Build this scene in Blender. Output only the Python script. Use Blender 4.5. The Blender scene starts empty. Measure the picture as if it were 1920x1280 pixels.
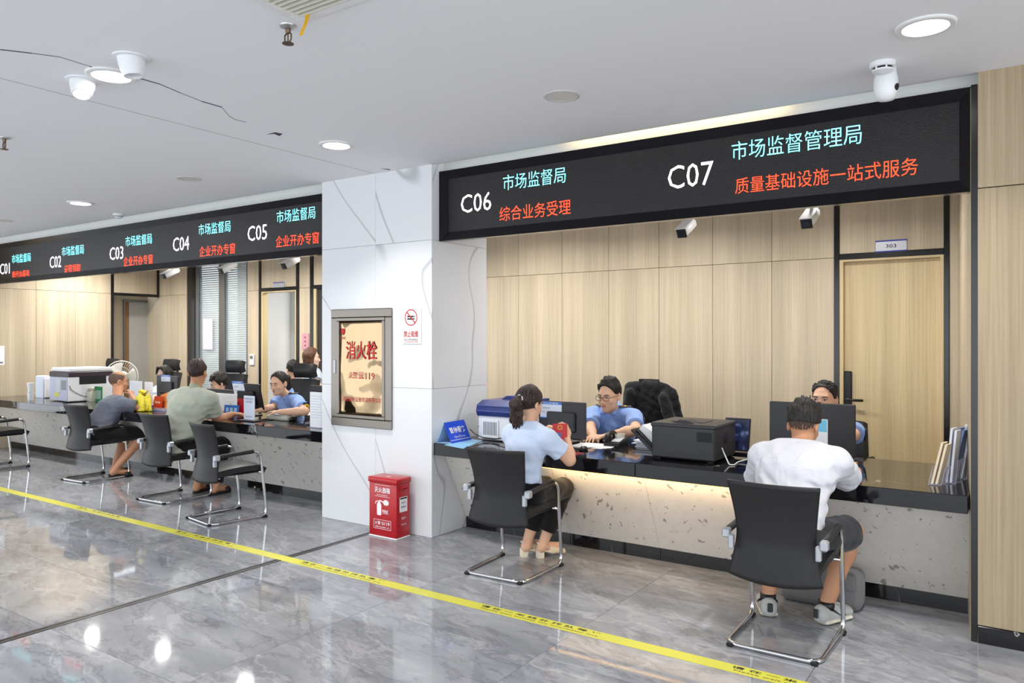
import bpy, bmesh, math, random
import numpy as np
from mathutils import Vector, Matrix

S = bpy.context.scene
COL = S.collection
random.seed(7)

# ------------------------------------------------------------------ camera, world, exposure
H = 1.6
YAW = 0.5958
FPX = 1425.33
Y0 = 636.25
cam_d = bpy.data.cameras.new('camera')
cam = bpy.data.objects.new('camera', cam_d)
COL.objects.link(cam)
cam_d.sensor_width = 36.0
cam_d.lens = FPX / 1920 * 36.0
cam_d.shift_y = (Y0 - 640) / 1920
cam.location = (0, 0, H)
cam.rotation_euler = (math.pi / 2, 0, YAW)
cam_d.clip_start = 0.05
S.camera = cam

world = bpy.data.worlds.new('world')
S.world = world
world.use_nodes = True
bgn = world.node_tree.nodes['Background']
bgn.inputs[0].default_value = (0.88, 0.94, 1.0, 1)
bgn.inputs[1].default_value = 2.75

S.view_settings.view_transform = 'Standard'
S.view_settings.look = 'None'
S.view_settings.gamma = 1
S.view_settings.use_curve_mapping = False
S.view_settings.exposure = 0.18

HALL_W, BOOTH_W = 15.0, 40.0
CZ = 3.013            # hall ceiling
DOWNLIGHTS = [(-0.38, 3.88), (-4.15, 3.85), (-8.1, 4.0), (-12.0, 4.0),
              (-4.05, 2.16), (-0.3, 2.16), (-8.0, 2.16), (-12.0, 2.16),
              (-4.0, 0.0), (-0.2, 0.0), (-8.0, 0.0), (3.5, 2.0), (3.5, 0.0),
              (-4.0, -2.4), (-0.2, -2.4), (-8.0, -2.4)]
BOOTHLIGHTS = [(-1.3, 6.1), (-3.0, 6.3), (-4.6, 6.4), (-6.6, 6.3), (-8.5, 6.3), (-10.4, 6.3), (-11.8, 6.0)]


def area(name, loc, power, size, color=(1, 1, 1), size_y=None, rot=(0, 0, 0), spread=math.pi):
    l = bpy.data.lights.new(name, 'AREA')
    l.energy = power
    l.color = color
    l.spread = spread
    if size_y:
        l.shape = 'RECTANGLE'
        l.size = size
        l.size_y = size_y
    else:
        l.shape = 'DISK'
        l.size = size
    o = bpy.data.objects.new(name, l)
    o.location = loc
    o.rotation_euler = rot
    COL.objects.link(o)
    return o


for (x, y) in DOWNLIGHTS:
    area('downlight_lamp', (x, y, CZ - 0.012), HALL_W, 0.15, (1.0, 0.97, 0.94), spread=math.radians(112))
for (x, y) in BOOTHLIGHTS:
    area('booth_lamp', (x, y, 2.93), BOOTH_W * (0.60 if x > -5 else 0.85), 0.16, (1.0, 0.965, 0.92), spread=math.radians(160))
# room behind the open door of the left booth
area('side_room_lamp', (-8.6, 8.7, 2.85), 45, 0.6, (0.97, 0.98, 1.0))
# warm strip under the counter and in the cove above the signs
area('counter_strip_lamp', (-2.2, 4.782, 0.652), 3.4, 1.5, (1.0, 0.70, 0.38), 0.02, (math.radians(30), 0, 0))
area('cove_strip_lamp', (-2.0, 4.83, 3.12), 5.0, 1.5, (1.0, 0.72, 0.3), 0.02, (math.radians(60), 0, 0))
area('cove_strip_lamp', (-5.0, 4.69, 3.05), 2.5, 1.1, (1.0, 0.72, 0.3), 0.015, (math.radians(35), 0, 0))

# ------------------------------------------------------------------ photograph point -> place in the room
CC, SS = math.cos(YAW), math.sin(YAW)


def _ray(u, v):
    a = (u - 960) / FPX
    return Vector((-SS + a * CC, CC + a * SS, -(v - Y0) / FPX))


def PY(u, v, y):
    r = _ray(u, v)
    return r * (y / r.y) + Vector((0, 0, H))


def PX(u, v, x):
    r = _ray(u, v)
    return r * (x / r.x) + Vector((0, 0, H))


def PZ(u, v, z=0.0):
    r = _ray(u, v)
    return r * ((z - H) / r.z) + Vector((0, 0, H))


# ------------------------------------------------------------------ materials
def lin(c):
    return tuple(((x / 255) / 12.92 if x / 255 <= 0.04045 else ((x / 255 + 0.055) / 1.055) ** 2.4) for x in c) + (1,)


MATS = {}


def pm(name, col, rough=0.5, metal=0.0, emit=None, es=0.0, alpha=1.0, trans=0.0, spec=0.5, bump=None, ior=1.45, coat=0.0):
    if name in MATS:
        return MATS[name]
    m = bpy.data.materials.new(name)
    m.use_nodes = True
    nt = m.node_tree
    b = nt.nodes['Principled BSDF']
    b.inputs['Base Color'].default_value = lin(col)
    b.inputs['Roughness'].default_value = rough
    b.inputs['Metallic'].default_value = metal
    b.inputs['Specular IOR Level'].default_value = spec
    b.inputs['Alpha'].default_value = alpha
    b.inputs['Transmission Weight'].default_value = trans
    b.inputs['IOR'].default_value = ior
    b.inputs['Coat Weight'].default_value = coat
    if emit:
        b.inputs['Emission Color'].default_value = lin(emit)
        b.inputs['Emission Strength'].default_value = es
    if bump:
        sc, st, dist = bump
        tc = nt.nodes.new('ShaderNodeTexCoord')
        n = nt.nodes.new('ShaderNodeTexNoise')
        n.inputs['Scale'].default_value = sc
        n.inputs['Detail'].default_value = 3
        bp = nt.nodes.new('ShaderNodeBump')
        bp.inputs['Strength'].default_value = st
        bp.inputs['Distance'].default_value = dist
        nt.links.new(tc.outputs['Object'], n.inputs['Vector'])
        nt.links.new(n.outputs['Fac'], bp.inputs['Height'])
        nt.links.new(bp.outputs['Normal'], b.inputs['Normal'])
    MATS[name] = m
    return m


def nodes(name, rough=0.5, spec=0.5, metal=0.0):
    m = pm(name, (128, 128, 128), rough, metal, spec=spec)
    return m, m.node_tree, m.node_tree.nodes['Principled BSDF']


def N(nt, t, **kw):
    n = nt.nodes.new('ShaderNode' + t)
    for k, v in kw.items():
        if k in n.inputs:
            n.inputs[k].default_value = v
        else:
            setattr(n, k, v)
    return n


def ramp(nt, stops, interp='LINEAR'):
    n = nt.nodes.new('ShaderNodeValToRGB')
    n.color_ramp.interpolation = interp
    e = n.color_ramp.elements
    while len(e) < len(stops):
        e.new(0.5)
    for i, (p, c) in enumerate(stops):
        e[i].position = p
        e[i].color = lin(c) if len(c) == 3 else c
    return n


def vec(nt, scale=(1, 1, 1), rot=(0, 0, 0), rnd=0.0, tex=False):
    tc = N(nt, 'TexCoord')
    mp = N(nt, 'Mapping')
    if tex:
        mp.vector_type = 'TEXTURE'
    mp.inputs['Scale'].default_value = scale
    mp.inputs['Rotation'].default_value = rot
    nt.links.new(tc.outputs['Object'], mp.inputs['Vector'])
    if rnd:
        oi = N(nt, 'ObjectInfo')
        ml = N(nt, 'Math', operation='MULTIPLY')
        ml.inputs[1].default_value = rnd
        nt.links.new(oi.outputs['Random'], ml.inputs[0])
        nt.links.new(ml.outputs[0], mp.inputs['Location'])
    return mp.outputs['Vector']


def wood(name, c0, c1, rough=0.42):
    m, nt, b = nodes(name, rough, 0.4)
    v = vec(nt, (1, 1, 0.012), rnd=30)
    n = N(nt, 'TexNoise', Scale=85.0, Detail=3.0, Roughness=0.7)
    nt.links.new(v, n.inputs['Vector'])
    r = ramp(nt, [(0.3, c0), (0.72, c1)])
    nt.links.new(n.outputs['Fac'], r.inputs['Fac'])
    n2 = N(nt, 'TexNoise', Scale=7.0, Detail=2.0)
    nt.links.new(v, n2.inputs['Vector'])
    r2 = ramp(nt, [(0.3, (228, 228, 228)), (0.7, (255, 255, 255))])
    nt.links.new(n2.outputs['Fac'], r2.inputs['Fac'])
    mx = N(nt, 'MixRGB', blend_type='MULTIPLY')
    mx.inputs[0].default_value = 1
    nt.links.new(r.outputs['Color'], mx.inputs[1])
    nt.links.new(r2.outputs['Color'], mx.inputs[2])
    nt.links.new(mx.outputs[0], b.inputs['Base Color'])
    return m


def floor_marble(name):
    m, nt, b = nodes(name, 0.045, 0.62)
    v = vec(nt, (1.15, 0.5, 1), (0, 0, math.radians(-14)), rnd=40, tex=True)
    w = N(nt, 'TexNoise', Scale=1.3, Detail=6.0, Roughness=0.55)
    nt.links.new(v, w.inputs['Vector'])
    mx = N(nt, 'MixRGB', blend_type='LINEAR_LIGHT')
    mx.inputs[0].default_value = 0.35
    nt.links.new(v, mx.inputs[1])
    nt.links.new(w.outputs['Color'], mx.inputs[2])
    n1 = N(nt, 'TexNoise', Scale=1.9, Detail=9.0, Roughness=0.62)
    nt.links.new(mx.outputs[0], n1.inputs['Vector'])
    base = ramp(nt, [(0.25, (114, 116, 120)), (0.45, (138, 140, 145)), (0.62, (153, 155, 159)), (0.8, (176, 177, 179))])
    nt.links.new(n1.outputs['Fac'], base.inputs['Fac'])
    n2 = N(nt, 'TexNoise', Scale=1.1, Detail=5.0, Roughness=0.6)
    nt.links.new(mx.outputs[0], n2.inputs['Vector'])
    vein = ramp(nt, [(0.47, (0, 0, 0)), (0.5, (140, 140, 140)), (0.53, (0, 0, 0))])
    nt.links.new(n2.outputs['Fac'], vein.inputs['Fac'])
    n3 = N(nt, 'TexNoise', Scale=2.3, Detail=6.0, Roughness=0.6)
    nt.links.new(mx.outputs[0], n3.inputs['Vector'])
    dk = ramp(nt, [(0.47, (255, 255, 255)), (0.5, (226, 225, 227)), (0.53, (255, 255, 255))])
    nt.links.new(n3.outputs['Fac'], dk.inputs['Fac'])
    a = N(nt, 'MixRGB', blend_type='MULTIPLY')
    a.inputs[0].default_value = 1
    nt.links.new(base.outputs['Color'], a.inputs[1])
    nt.links.new(dk.outputs['Color'], a.inputs[2])
    sc = N(nt, 'MixRGB', blend_type='SCREEN')
    sc.inputs[0].default_value = 0.45
    nt.links.new(a.outputs[0], sc.inputs[1])
    nt.links.new(vein.outputs['Color'], sc.inputs[2])
    nt.links.new(sc.outputs[0], b.inputs['Base Color'])
    return m


def white_marble(name):
    m, nt, b = nodes(name, 0.1, 0.45)
    v = vec(nt, (1, 1, 3.2), (0, math.radians(-30), 0), rnd=9, tex=True)
    w = N(nt, 'TexNoise', Scale=0.8, Detail=3.0)
    nt.links.new(v, w.inputs['Vector'])
    mx = N(nt, 'MixRGB', blend_type='LINEAR_LIGHT')
    mx.inputs[0].default_value = 0.10
    nt.links.new(v, mx.inputs[1])
    nt.links.new(w.outputs['Color'], mx.inputs[2])
    n = N(nt, 'TexNoise', Scale=1.35, Detail=1.5, Roughness=0.4)
    nt.links.new(mx.outputs[0], n.inputs['Vector'])
    r = ramp(nt, [(0.492, (224, 225, 227)), (0.4995, (188, 189, 191)), (0.5015, (172, 173, 176)), (0.507, (224, 225, 227))])
    nt.links.new(n.outputs['Fac'], r.inputs['Fac'])
    nt.links.new(r.outputs['Color'], b.inputs['Base Color'])
    return m


def black_marble(name):
    m, nt, b = nodes(name, 0.06, 0.55)
    v = vec(nt, (1, 1, 1), (0.3, 0.2, 0.5))
    w = N(nt, 'TexNoise', Scale=1.5, Detail=3.0)
    nt.links.new(v, w.inputs['Vector'])
    mx = N(nt, 'MixRGB', blend_type='LINEAR_LIGHT')
    mx.inputs[0].default_value = 0.3
    nt.links.new(v, mx.inputs[1])
    nt.links.new(w.outputs['Color'], mx.inputs[2])
    n = N(nt, 'TexNoise', Scale=2.2, Detail=4.0, Roughness=0.5)
    nt.links.new(mx.outputs[0], n.inputs['Vector'])
    r = ramp(nt, [(0.496, (17, 16, 19)), (0.5, (170, 168, 165)), (0.504, (17, 16, 19))])
    nt.links.new(n.outputs['Fac'], r.inputs['Fac'])
    n2 = N(nt, 'TexNoise', Scale=1.7, Detail=2.0)
    nt.links.new(v, n2.inputs['Vector'])
    r2 = ramp(nt, [(0.5, (0, 0, 0)), (0.62, (255, 255, 255))])
    nt.links.new(n2.outputs['Fac'], r2.inputs['Fac'])
    m2 = N(nt, 'MixRGB', blend_type='MIX')
    m2.inputs[1].default_value = lin((17, 16, 19))
    nt.links.new(r2.outputs['Color'], m2.inputs[0])
    nt.links.new(r.outputs['Color'], m2.inputs[2])
    nt.links.new(m2.outputs[0], b.inputs['Base Color'])
    return m


def terrazzo(name):
    m, nt, b = nodes(name, 0.16, 0.5)
    v = vec(nt, (1.2, 1.2, 1.0), (0, 0.5, 0), rnd=20)
    w = N(nt, 'TexNoise', Scale=4.0, Detail=3.0)
    nt.links.new(v, w.inputs['Vector'])
    mx = N(nt, 'MixRGB', blend_type='LINEAR_LIGHT')
    mx.inputs[0].default_value = 0.12
    nt.links.new(v, mx.inputs[1])
    nt.links.new(w.outputs['Color'], mx.inputs[2])
    n = N(nt, 'TexNoise', Scale=13.0, Detail=2.5, Roughness=0.6)
    nt.links.new(mx.outputs[0], n.inputs['Vector'])
    r = ramp(nt, [(0.32, (150, 144, 137)), (0.35, (206, 201, 194)), (0.66, (212, 207, 200)), (0.685, (152, 147, 139))])
    nt.links.new(n.outputs['Fac'], r.inputs['Fac'])
    nt.links.new(r.outputs['Color'], b.inputs['Base Color'])
    return m


def led_panel(name):
    m, nt, b = nodes(name, 0.38, 0.42)
    v = vec(nt, (1, 1, 1))
    n = N(nt, 'TexVoronoi', Scale=170.0)
    nt.links.new(v, n.inputs['Vector'])
    r = ramp(nt, [(0.0, (38, 34, 36)), (1.0, (16, 14, 15))])
    nt.links.new(n.outputs['Distance'], r.inputs['Fac'])
    nt.links.new(r.outputs['Color'], b.inputs['Base Color'])
    bp = N(nt, 'Bump', Strength=0.35, Distance=0.004)
    nt.links.new(n.outputs['Distance'], bp.inputs['Height'])
    nt.links.new(bp.outputs['Normal'], b.inputs['Normal'])
    return m


def warped_steel(name):
    m, nt, b = nodes(name, 0.05, 0.5, 1.0)
    v = vec(nt, (1, 1, 0.7))
    n = N(nt, 'TexNoise', Scale=3.6, Detail=1.2)
    nt.links.new(v, n.inputs['Vector'])
    bp = N(nt, 'Bump', Strength=1.0, Distance=0.06)
    nt.links.new(n.outputs['Fac'], bp.inputs['Height'])
    nt.links.new(bp.outputs['Normal'], b.inputs['Normal'])
    b.inputs['Base Color'].default_value = lin((164, 141, 110))
    return m


def cloth(name, col, wr=0.5, sc=9.0, rough=0.85):
    m, nt, b = nodes(name, rough, 0.25)
    b.inputs['Base Color'].default_value = lin(col)
    b.inputs['Sheen Weight'].default_value = 0.15
    v = vec(nt, (1, 1, 0.6))
    n = N(nt, 'TexNoise', Scale=sc, Detail=3.0, Distortion=1.2)
    nt.links.new(v, n.inputs['Vector'])
    n2 = N(nt, 'TexNoise', Scale=900.0)
    nt.links.new(v, n2.inputs['Vector'])
    bp = N(nt, 'Bump', Strength=wr, Distance=0.02)
    nt.links.new(n.outputs['Fac'], bp.inputs['Height'])
    nt.links.new(bp.outputs['Normal'], b.inputs['Normal'])
    return m


def hairmat(name, col, hi):
    m, nt, b = nodes(name, 0.45, 0.4)
    v = vec(nt, (1, 1, 0.12))
    n = N(nt, 'TexNoise', Scale=160.0, Detail=2.0)
    nt.links.new(v, n.inputs['Vector'])
    r = ramp(nt, [(0.3, col), (0.75, hi)])
    nt.links.new(n.outputs['Fac'], r.inputs['Fac'])
    nt.links.new(r.outputs['Color'], b.inputs['Base Color'])
    bp = N(nt, 'Bump', Strength=0.7, Distance=0.006)
    nt.links.new(n.outputs['Fac'], bp.inputs['Height'])
    nt.links.new(bp.outputs['Normal'], b.inputs['Normal'])
    return m


def screen_picture(name):
    m, nt, b = nodes(name, 0.2, 0.5)
    v = vec(nt, (1, 1, 1))
    n = N(nt, 'TexNoise', Scale=16.0, Detail=4.0)
    nt.links.new(v, n.inputs['Vector'])
    r = ramp(nt, [(0.35, (10, 12, 22)), (0.55, (30, 40, 78)), (0.7, (110, 125, 165))])
    nt.links.new(n.outputs['Fac'], r.inputs['Fac'])
    nt.links.new(r.outputs['Color'], b.inputs['Emission Color'])
    b.inputs['Emission Strength'].default_value = 0.7
    b.inputs['Base Color'].default_value = (0.01, 0.01, 0.015, 1)
    return m


WOOD = wood('wood_laminate', (200, 182, 153), (220, 205, 180))
WOOD_P = wood('wood_laminate_pier', (166, 146, 116), (190, 170, 140))
WOOD_D = wood('wood_laminate_door', (214, 191, 144), (234, 214, 172))
FLOOR = floor_marble('grey_marble_floor')
MARBLE = white_marble('white_marble')
BMARBLE = black_marble('black_marble')
TERR = terrazzo('terrazzo')
LED = led_panel('led_panel')
STEELW = warped_steel('warped_steel')
CEIL = pm('ceiling_paint', (240, 240, 242), 0.9, spec=0.2)
WHITE = pm('white_paint', (232, 232, 230), 0.6)
GROUT = pm('dark_joint', (52, 48, 44), 0.8)
BLACKM = pm('black_metal_trim', (24, 22, 24), 0.22, 0.0, spec=0.6)
FRAMEM = pm('sign_frame_metal', (30, 27, 32), 0.16, 0.6)
CHROME = pm('chrome', (205, 205, 208), 0.1, 1.0)
STEEL = pm('brushed_steel', (124, 117, 110), 0.28, 1.0, bump=(60, 0.08, 0.003))
ALU = pm('aluminium', (122, 124, 128), 0.3, 0.8)
SILV = pm('silver_plastic', (176, 178, 184), 0.35, 0.5)
LEATHER = pm('black_leather', (34, 33, 35), 0.42, spec=0.4, bump=(260, 0.15, 0.002))
MESHB = pm('black_chair_shell', (38, 37, 39), 0.5, spec=0.35, bump=(320, 0.1, 0.002))
RUBBER = pm('black_rubber', (18, 18, 19), 0.6)
PLW = pm('white_plastic', (232, 233, 235), 0.35)
PLG = pm('grey_plastic', (196, 199, 205), 0.4)
PLK = pm('black_plastic', (24, 24, 27), 0.35)
PLK2 = pm('charcoal_plastic', (46, 45, 48), 0.45)
BLUEP = pm('navy_blue_plastic', (42, 56, 118), 0.35)
BLUES = pm('bright_blue_card', (18, 72, 205), 0.35)
BLUEL = pm('pale_blue_card', (170, 205, 235), 0.45)
PAPER = pm('white_paper', (240, 240, 242), 0.7)
PAPERB = pm('bluish_paper', (218, 226, 240), 0.7)
RED = pm('red_enamel', (178, 14, 28), 0.3, coat=0.2)
REDT = pm('red_print', (192, 28, 26), 0.5)
WHT = pm('white_print', (240, 238, 238), 0.5)
BLKT = pm('black_print', (26, 26, 28), 0.6)
GRYT = pm('grey_print', (120, 120, 126), 0.6)
BLUT = pm('blue_print', (60, 120, 200), 0.5)
YEL = pm('yellow_tape', (206, 202, 72), 0.35)
YELB = pm('yellow_plastic_bag', (232, 214, 60), 0.35, bump=(30, 0.6, 0.02))
ACRY = pm('clear_acrylic', (214, 218, 244), 0.05, alpha=0.32)
GLASS = pm('clear_glass', (225, 235, 236), 0.02, alpha=0.14)
LAMP = pm('lamp_diffuser', (255, 255, 255), 0.5, emit=(255, 253, 250), es=14.0)
CYANE = pm('cyan_led', (20, 40, 44), 0.5, emit=(118, 232, 246), es=3.2)
REDE = pm('red_led', (50, 10, 5), 0.5, emit=(255, 66, 32), es=3.0)
WHTE = pm('white_led', (60, 60, 60), 0.5, emit=(250, 246, 255), es=2.8)
SKIN = pm('skin', (222, 176, 146), 0.5, spec=0.35)
SKIN2 = pm('tanned_skin', (188, 136, 104), 0.5, spec=0.35)
SKIN3 = pm('fair_skin', (238, 204, 184), 0.5, spec=0.35)
LIP = pm('lip', (186, 112, 100), 0.5)
EYEW = pm('eye_white', (225, 220, 215), 0.3)
EYED = pm('eye_dark', (28, 20, 16), 0.25)
HAIRK = hairmat('black_hair', (14, 12, 12), (46, 40, 38))
HAIRB = hairmat('brown_hair', (62, 38, 26), (122, 82, 58))
HAIRD = hairmat('dark_brown_hair', (24, 16, 15), (74, 54, 48))
SHIRTB = cloth('pale_blue_blouse', (200, 213, 236), 0.5)
UNIF = cloth('uniform_blue_shirt', (136, 166, 222), 0.45)
TEEW = cloth('white_tee', (206, 206, 212), 0.9)
TEEG = cloth('slate_grey_tee', (92, 96, 108), 0.5)
POLO = cloth('sage_polo', (168, 172, 158), 0.45)
TROU = cloth('black_trousers', (20, 19, 21), 0.4)
SHORTS = cloth('charcoal_shorts', (46, 47, 50), 0.4)
BLKC = cloth('black_jacket', (20, 20, 23), 0.8, 14.0)

# ------------------------------------------------------------------ mesh helpers


class MB:
    def __init__(s):
        s.v = []
        s.f = []
        s.m = []
        s.mi = 0

    def add(s, vs, fs):
        o = len(s.v)
        s.v += [tuple(v) for v in vs]
        s.f += [tuple(i + o for i in f) for f in fs]
        s.m += [s.mi] * len(fs)
        return s

    def box(s, a, b, bev=0.0, M=None, seg=1):
        bm = bmesh.new()
        bmesh.ops.create_cube(bm, size=1)
        c = [(a[i] + b[i]) / 2 for i in range(3)]
        d = [max(abs(b[i] - a[i]), 1e-5) for i in range(3)]
        for v in bm.verts:
            v.co = Vector((c[0] + v.co.x * d[0], c[1] + v.co.y * d[1], c[2] + v.co.z * d[2]))
        if bev > 0:
            bmesh.ops.bevel(bm, geom=bm.edges[:], offset=min(bev, min(d) * 0.45), segments=seg, affect='EDGES', profile=0.5)
        if M is not None:
            bmesh.ops.transform(bm, matrix=M, verts=bm.verts)
        bm.verts.index_update()
        s.add([v.co[:] for v in bm.verts], [[v.index for v in f.verts] for f in bm.faces])
        bm.free()
        return s

    def obox(s, c, r, u, n, w, h, d, bev=0.0):
        """box of size w,h,d centred at c with axes right r, up u, normal n"""
        M = Matrix((tuple(Vector(r)) + (0,), tuple(Vector(u)) + (0,), tuple(Vector(n)) + (0,), (0, 0, 0, 1))).transposed()
        M.translation = Vector(c)
        return s.box((-w / 2, -h / 2, -d / 2), (w / 2, h / 2, d / 2), bev, M)

    def prism(s, pts, ex):
        """polygon pts (3d list) extruded by vector ex"""
        n = len(pts)
        a = [Vector(p) for p in pts]
        b = [p + Vector(ex) for p in a]
        return s.add(a + b, [tuple(range(n))[::-1], tuple(range(n, 2 * n))] + [(i, (i + 1) % n, n + (i + 1) % n, n + i) for i in range(n)])

    def tube(s, path, r, n=8, closed=False, fillet=0.0, fs=5, cap=True):
        p = [Vector(q) for q in path]
        if fillet > 0:
            q = []
            L = len(p)
            for i in range(L):
                if not closed and (i == 0 or i == L - 1):
                    q.append(p[i])
                    continue
                a, b, c = p[i - 1], p[i], p[(i + 1) % L]
                d1, d2 = (a - b), (c - b)
                f = min(fillet, d1.length * 0.48, d2.length * 0.48)
                s1, s2 = b + d1.normalized() * f, b + d2.normalized() * f
                for k in range(fs + 1):
                    t = k / fs
                    q.append(s1 * (1 - t) ** 2 + b * 2 * t * (1 - t) + s2 * t * t)
            p = q
        L = len(p)
        rs = r if isinstance(r, (list, tuple)) else [r] * L
        if len(rs) != L:
            rs = [rs[0] + (rs[-1] - rs[0]) * i / (L - 1) for i in range(L)]
        ref = None
        vs = []
        for i in range(L):
            if closed:
                t = (p[(i + 1) % L] - p[i - 1])
            else:
                t = p[min(i + 1, L - 1)] - p[max(i - 1, 0)]
            if t.length < 1e-9:
                t = Vector((0, 0, 1))
            t.normalize()
            if ref is None:
                ref = Vector((0, 0, 1)) if abs(t.z) < 0.9 else Vector((1, 0, 0))
            ref = (ref - t * ref.dot(t))
            if ref.length < 1e-6:
                ref = t.orthogonal()
            ref.normalize()
            b = t.cross(ref)
            for k in range(n):
                a = 2 * math.pi * k / n
                vs.append(p[i] + (ref * math.cos(a) + b * math.sin(a)) * rs[i])
        fs_ = []
        for i in range(L if closed else L - 1):
            j = (i + 1) % L
            for k in range(n):
                k2 = (k + 1) % n
                fs_.append((i * n + k, i * n + k2, j * n + k2, j * n + k))
        if cap and not closed:
            fs_.append(tuple(range(n))[::-1])
            fs_.append(tuple((L - 1) * n + k for k in range(n)))
        return s.add(vs, fs_)

    def lathe(s, prof, c=(0, 0, 0), n=24, axis=(0, 0, 1), cap=True):
        """prof: list of (radius, height) along axis from c"""
        ax = Vector(axis).normalized()
        a = ax.orthogonal().normalized()
        b = ax.cross(a)
        vs = []
        for (r, z) in prof:
            for k in range(n):
                t = 2 * math.pi * k / n
                vs.append(Vector(c) + ax * z + (a * math.cos(t) + b * math.sin(t)) * max(r, 1e-4))
        L = len(prof)
        fs = [(i * n + k, i * n + (k + 1) % n, (i + 1) * n + (k + 1) % n, (i + 1) * n + k) for i in range(L - 1) for k in range(n)]
        if cap:
            fs += [tuple(range(n))[::-1], tuple((L - 1) * n + k for k in range(n))]
        return s.add(vs, fs)

    def ball(s, c, r, R=None, n=12):
        """ellipsoid, r = radii, R = 3 axis vectors"""
        R = R or (Vector((1, 0, 0)), Vector((0, 1, 0)), Vector((0, 0, 1)))
        vs = []
        m = n // 2
        for i in range(m + 1):
            th = math.pi * i / m
            for k in range(n):
                ph = 2 * math.pi * k / n
                x, y, z = math.sin(th) * math.cos(ph) * r[0], math.sin(th) * math.sin(ph) * r[1], math.cos(th) * r[2]
                vs.append(Vector(c) + R[0] * x + R[1] * y + R[2] * z)
        fs = [(i * n + k, (i + 1) * n + k, (i + 1) * n + (k + 1) % n, i * n + (k + 1) % n) for i in range(m) for k in range(n)]
        return s.add(vs, fs)

    def sheet(s, fn, nu, nv, th):
        """surface fn(u,v)->Vector with u,v in 0..1 thickened by th along its normals"""
        P = [[Vector(fn(i / nu, j / nv)) for j in range(nv + 1)] for i in range(nu + 1)]
        T, B = [], []
        for i in range(nu + 1):
            for j in range(nv + 1):
                du = P[min(i + 1, nu)][j] - P[max(i - 1, 0)][j]
                dv = P[i][min(j + 1, nv)] - P[i][max(j - 1, 0)]
                n = du.cross(dv).normalized()
                T.append(P[i][j] + n * th / 2)
                B.append(P[i][j] - n * th / 2)
        w = nv + 1
        o = len(T)
        fs = []
        for i in range(nu):
            for j in range(nv):
                a, b, c, d = i * w + j, (i + 1) * w + j, (i + 1) * w + j + 1, i * w + j + 1
                fs.append((a, b, c, d))
                fs.append((o + d, o + c, o + b, o + a))
        for i in range(nu):
            for j, rev in ((0, 0), (nv, 1)):
                a, b = i * w + j, (i + 1) * w + j
                q = (a, o + a, o + b, b)
                fs.append(q[::-1] if rev else q)
        for j in range(nv):
            for i, rev in ((0, 1), (nu, 0)):
                a, b = i * w + j, i * w + j + 1
                q = (a, o + a, o + b, b)
                fs.append(q[::-1] if rev else q)
        return s.add(T + B, fs)


def root(name, loc, label, cat, group=None, rotz=0.0):
    o = bpy.data.objects.new(name, None)
    o.empty_display_size = 0.1
    o.location = loc
    o.rotation_euler = (0, 0, rotz)
    COL.objects.link(o)
    tag(o, label, cat, group)
    return o


def tag(o, label=None, cat=None, group=None, kind=None):
    if label:
        o['label'] = label
    if cat:
        o['category'] = cat
    if group:
        o['group'] = group
    if kind:
        o['kind'] = kind
    return o


def wmat(o):
    M = Matrix.Translation(o.location) @ o.rotation_euler.to_matrix().to_4x4()
    if o.parent:
        return wmat(o.parent) @ M
    return M


def ob(name, mb, mat, parent=None, smooth=0.0, local=False, label=None, orig=None):
    """link a mesh built in world coordinates as one object (a child when parent is given)"""
    me = bpy.data.meshes.new(name)
    vs = mb.v
    if parent is not None and not local:
        I = wmat(parent).inverted()
        if orig is not None:
            I = Matrix.Translation(-(I @ Vector(orig))) @ I
        vs = [tuple(I @ Vector(v)) for v in vs]
    elif orig is not None:
        vs = [(v[0] - orig[0], v[1] - orig[1], v[2] - orig[2]) for v in vs]
    me.from_pydata(vs, [], mb.f)
    mats = mat if isinstance(mat, (list, tuple)) else [mat]
    for m in mats:
        me.materials.append(m)
    if len(mats) > 1:
        me.polygons.foreach_set('material_index', mb.m)
    if smooth:
        me.polygons.foreach_set('use_smooth', [True] * len(me.polygons))
        if smooth < 3:
            try:
                me.set_sharp_from_angle(angle=smooth)
            except Exception:
                pass
    me.update()
    o = bpy.data.objects.new(name, me)
    COL.objects.link(o)
    if parent is not None:
        o.parent = parent
        if orig is not None:
            o.location = wmat(parent).inverted() @ Vector(orig)
    elif orig is not None:
        o.location = orig
    if label:
        o['label'] = label
    return o


def copy_tree(o, loc=None, rotz=None, parent=None):
    c = o.copy()
    COL.objects.link(c)
    if parent:
        c.parent = parent
    if loc is not None:
        c.location = loc
    if rotz is not None:
        c.rotation_euler = (0, 0, rotz)
    for ch in list(o.children):
        copy_tree(ch, parent=c)
    return c


XV, YV, ZV = Vector((1, 0, 0)), Vector((0, 1, 0)), Vector((0, 0, 1))


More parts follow.
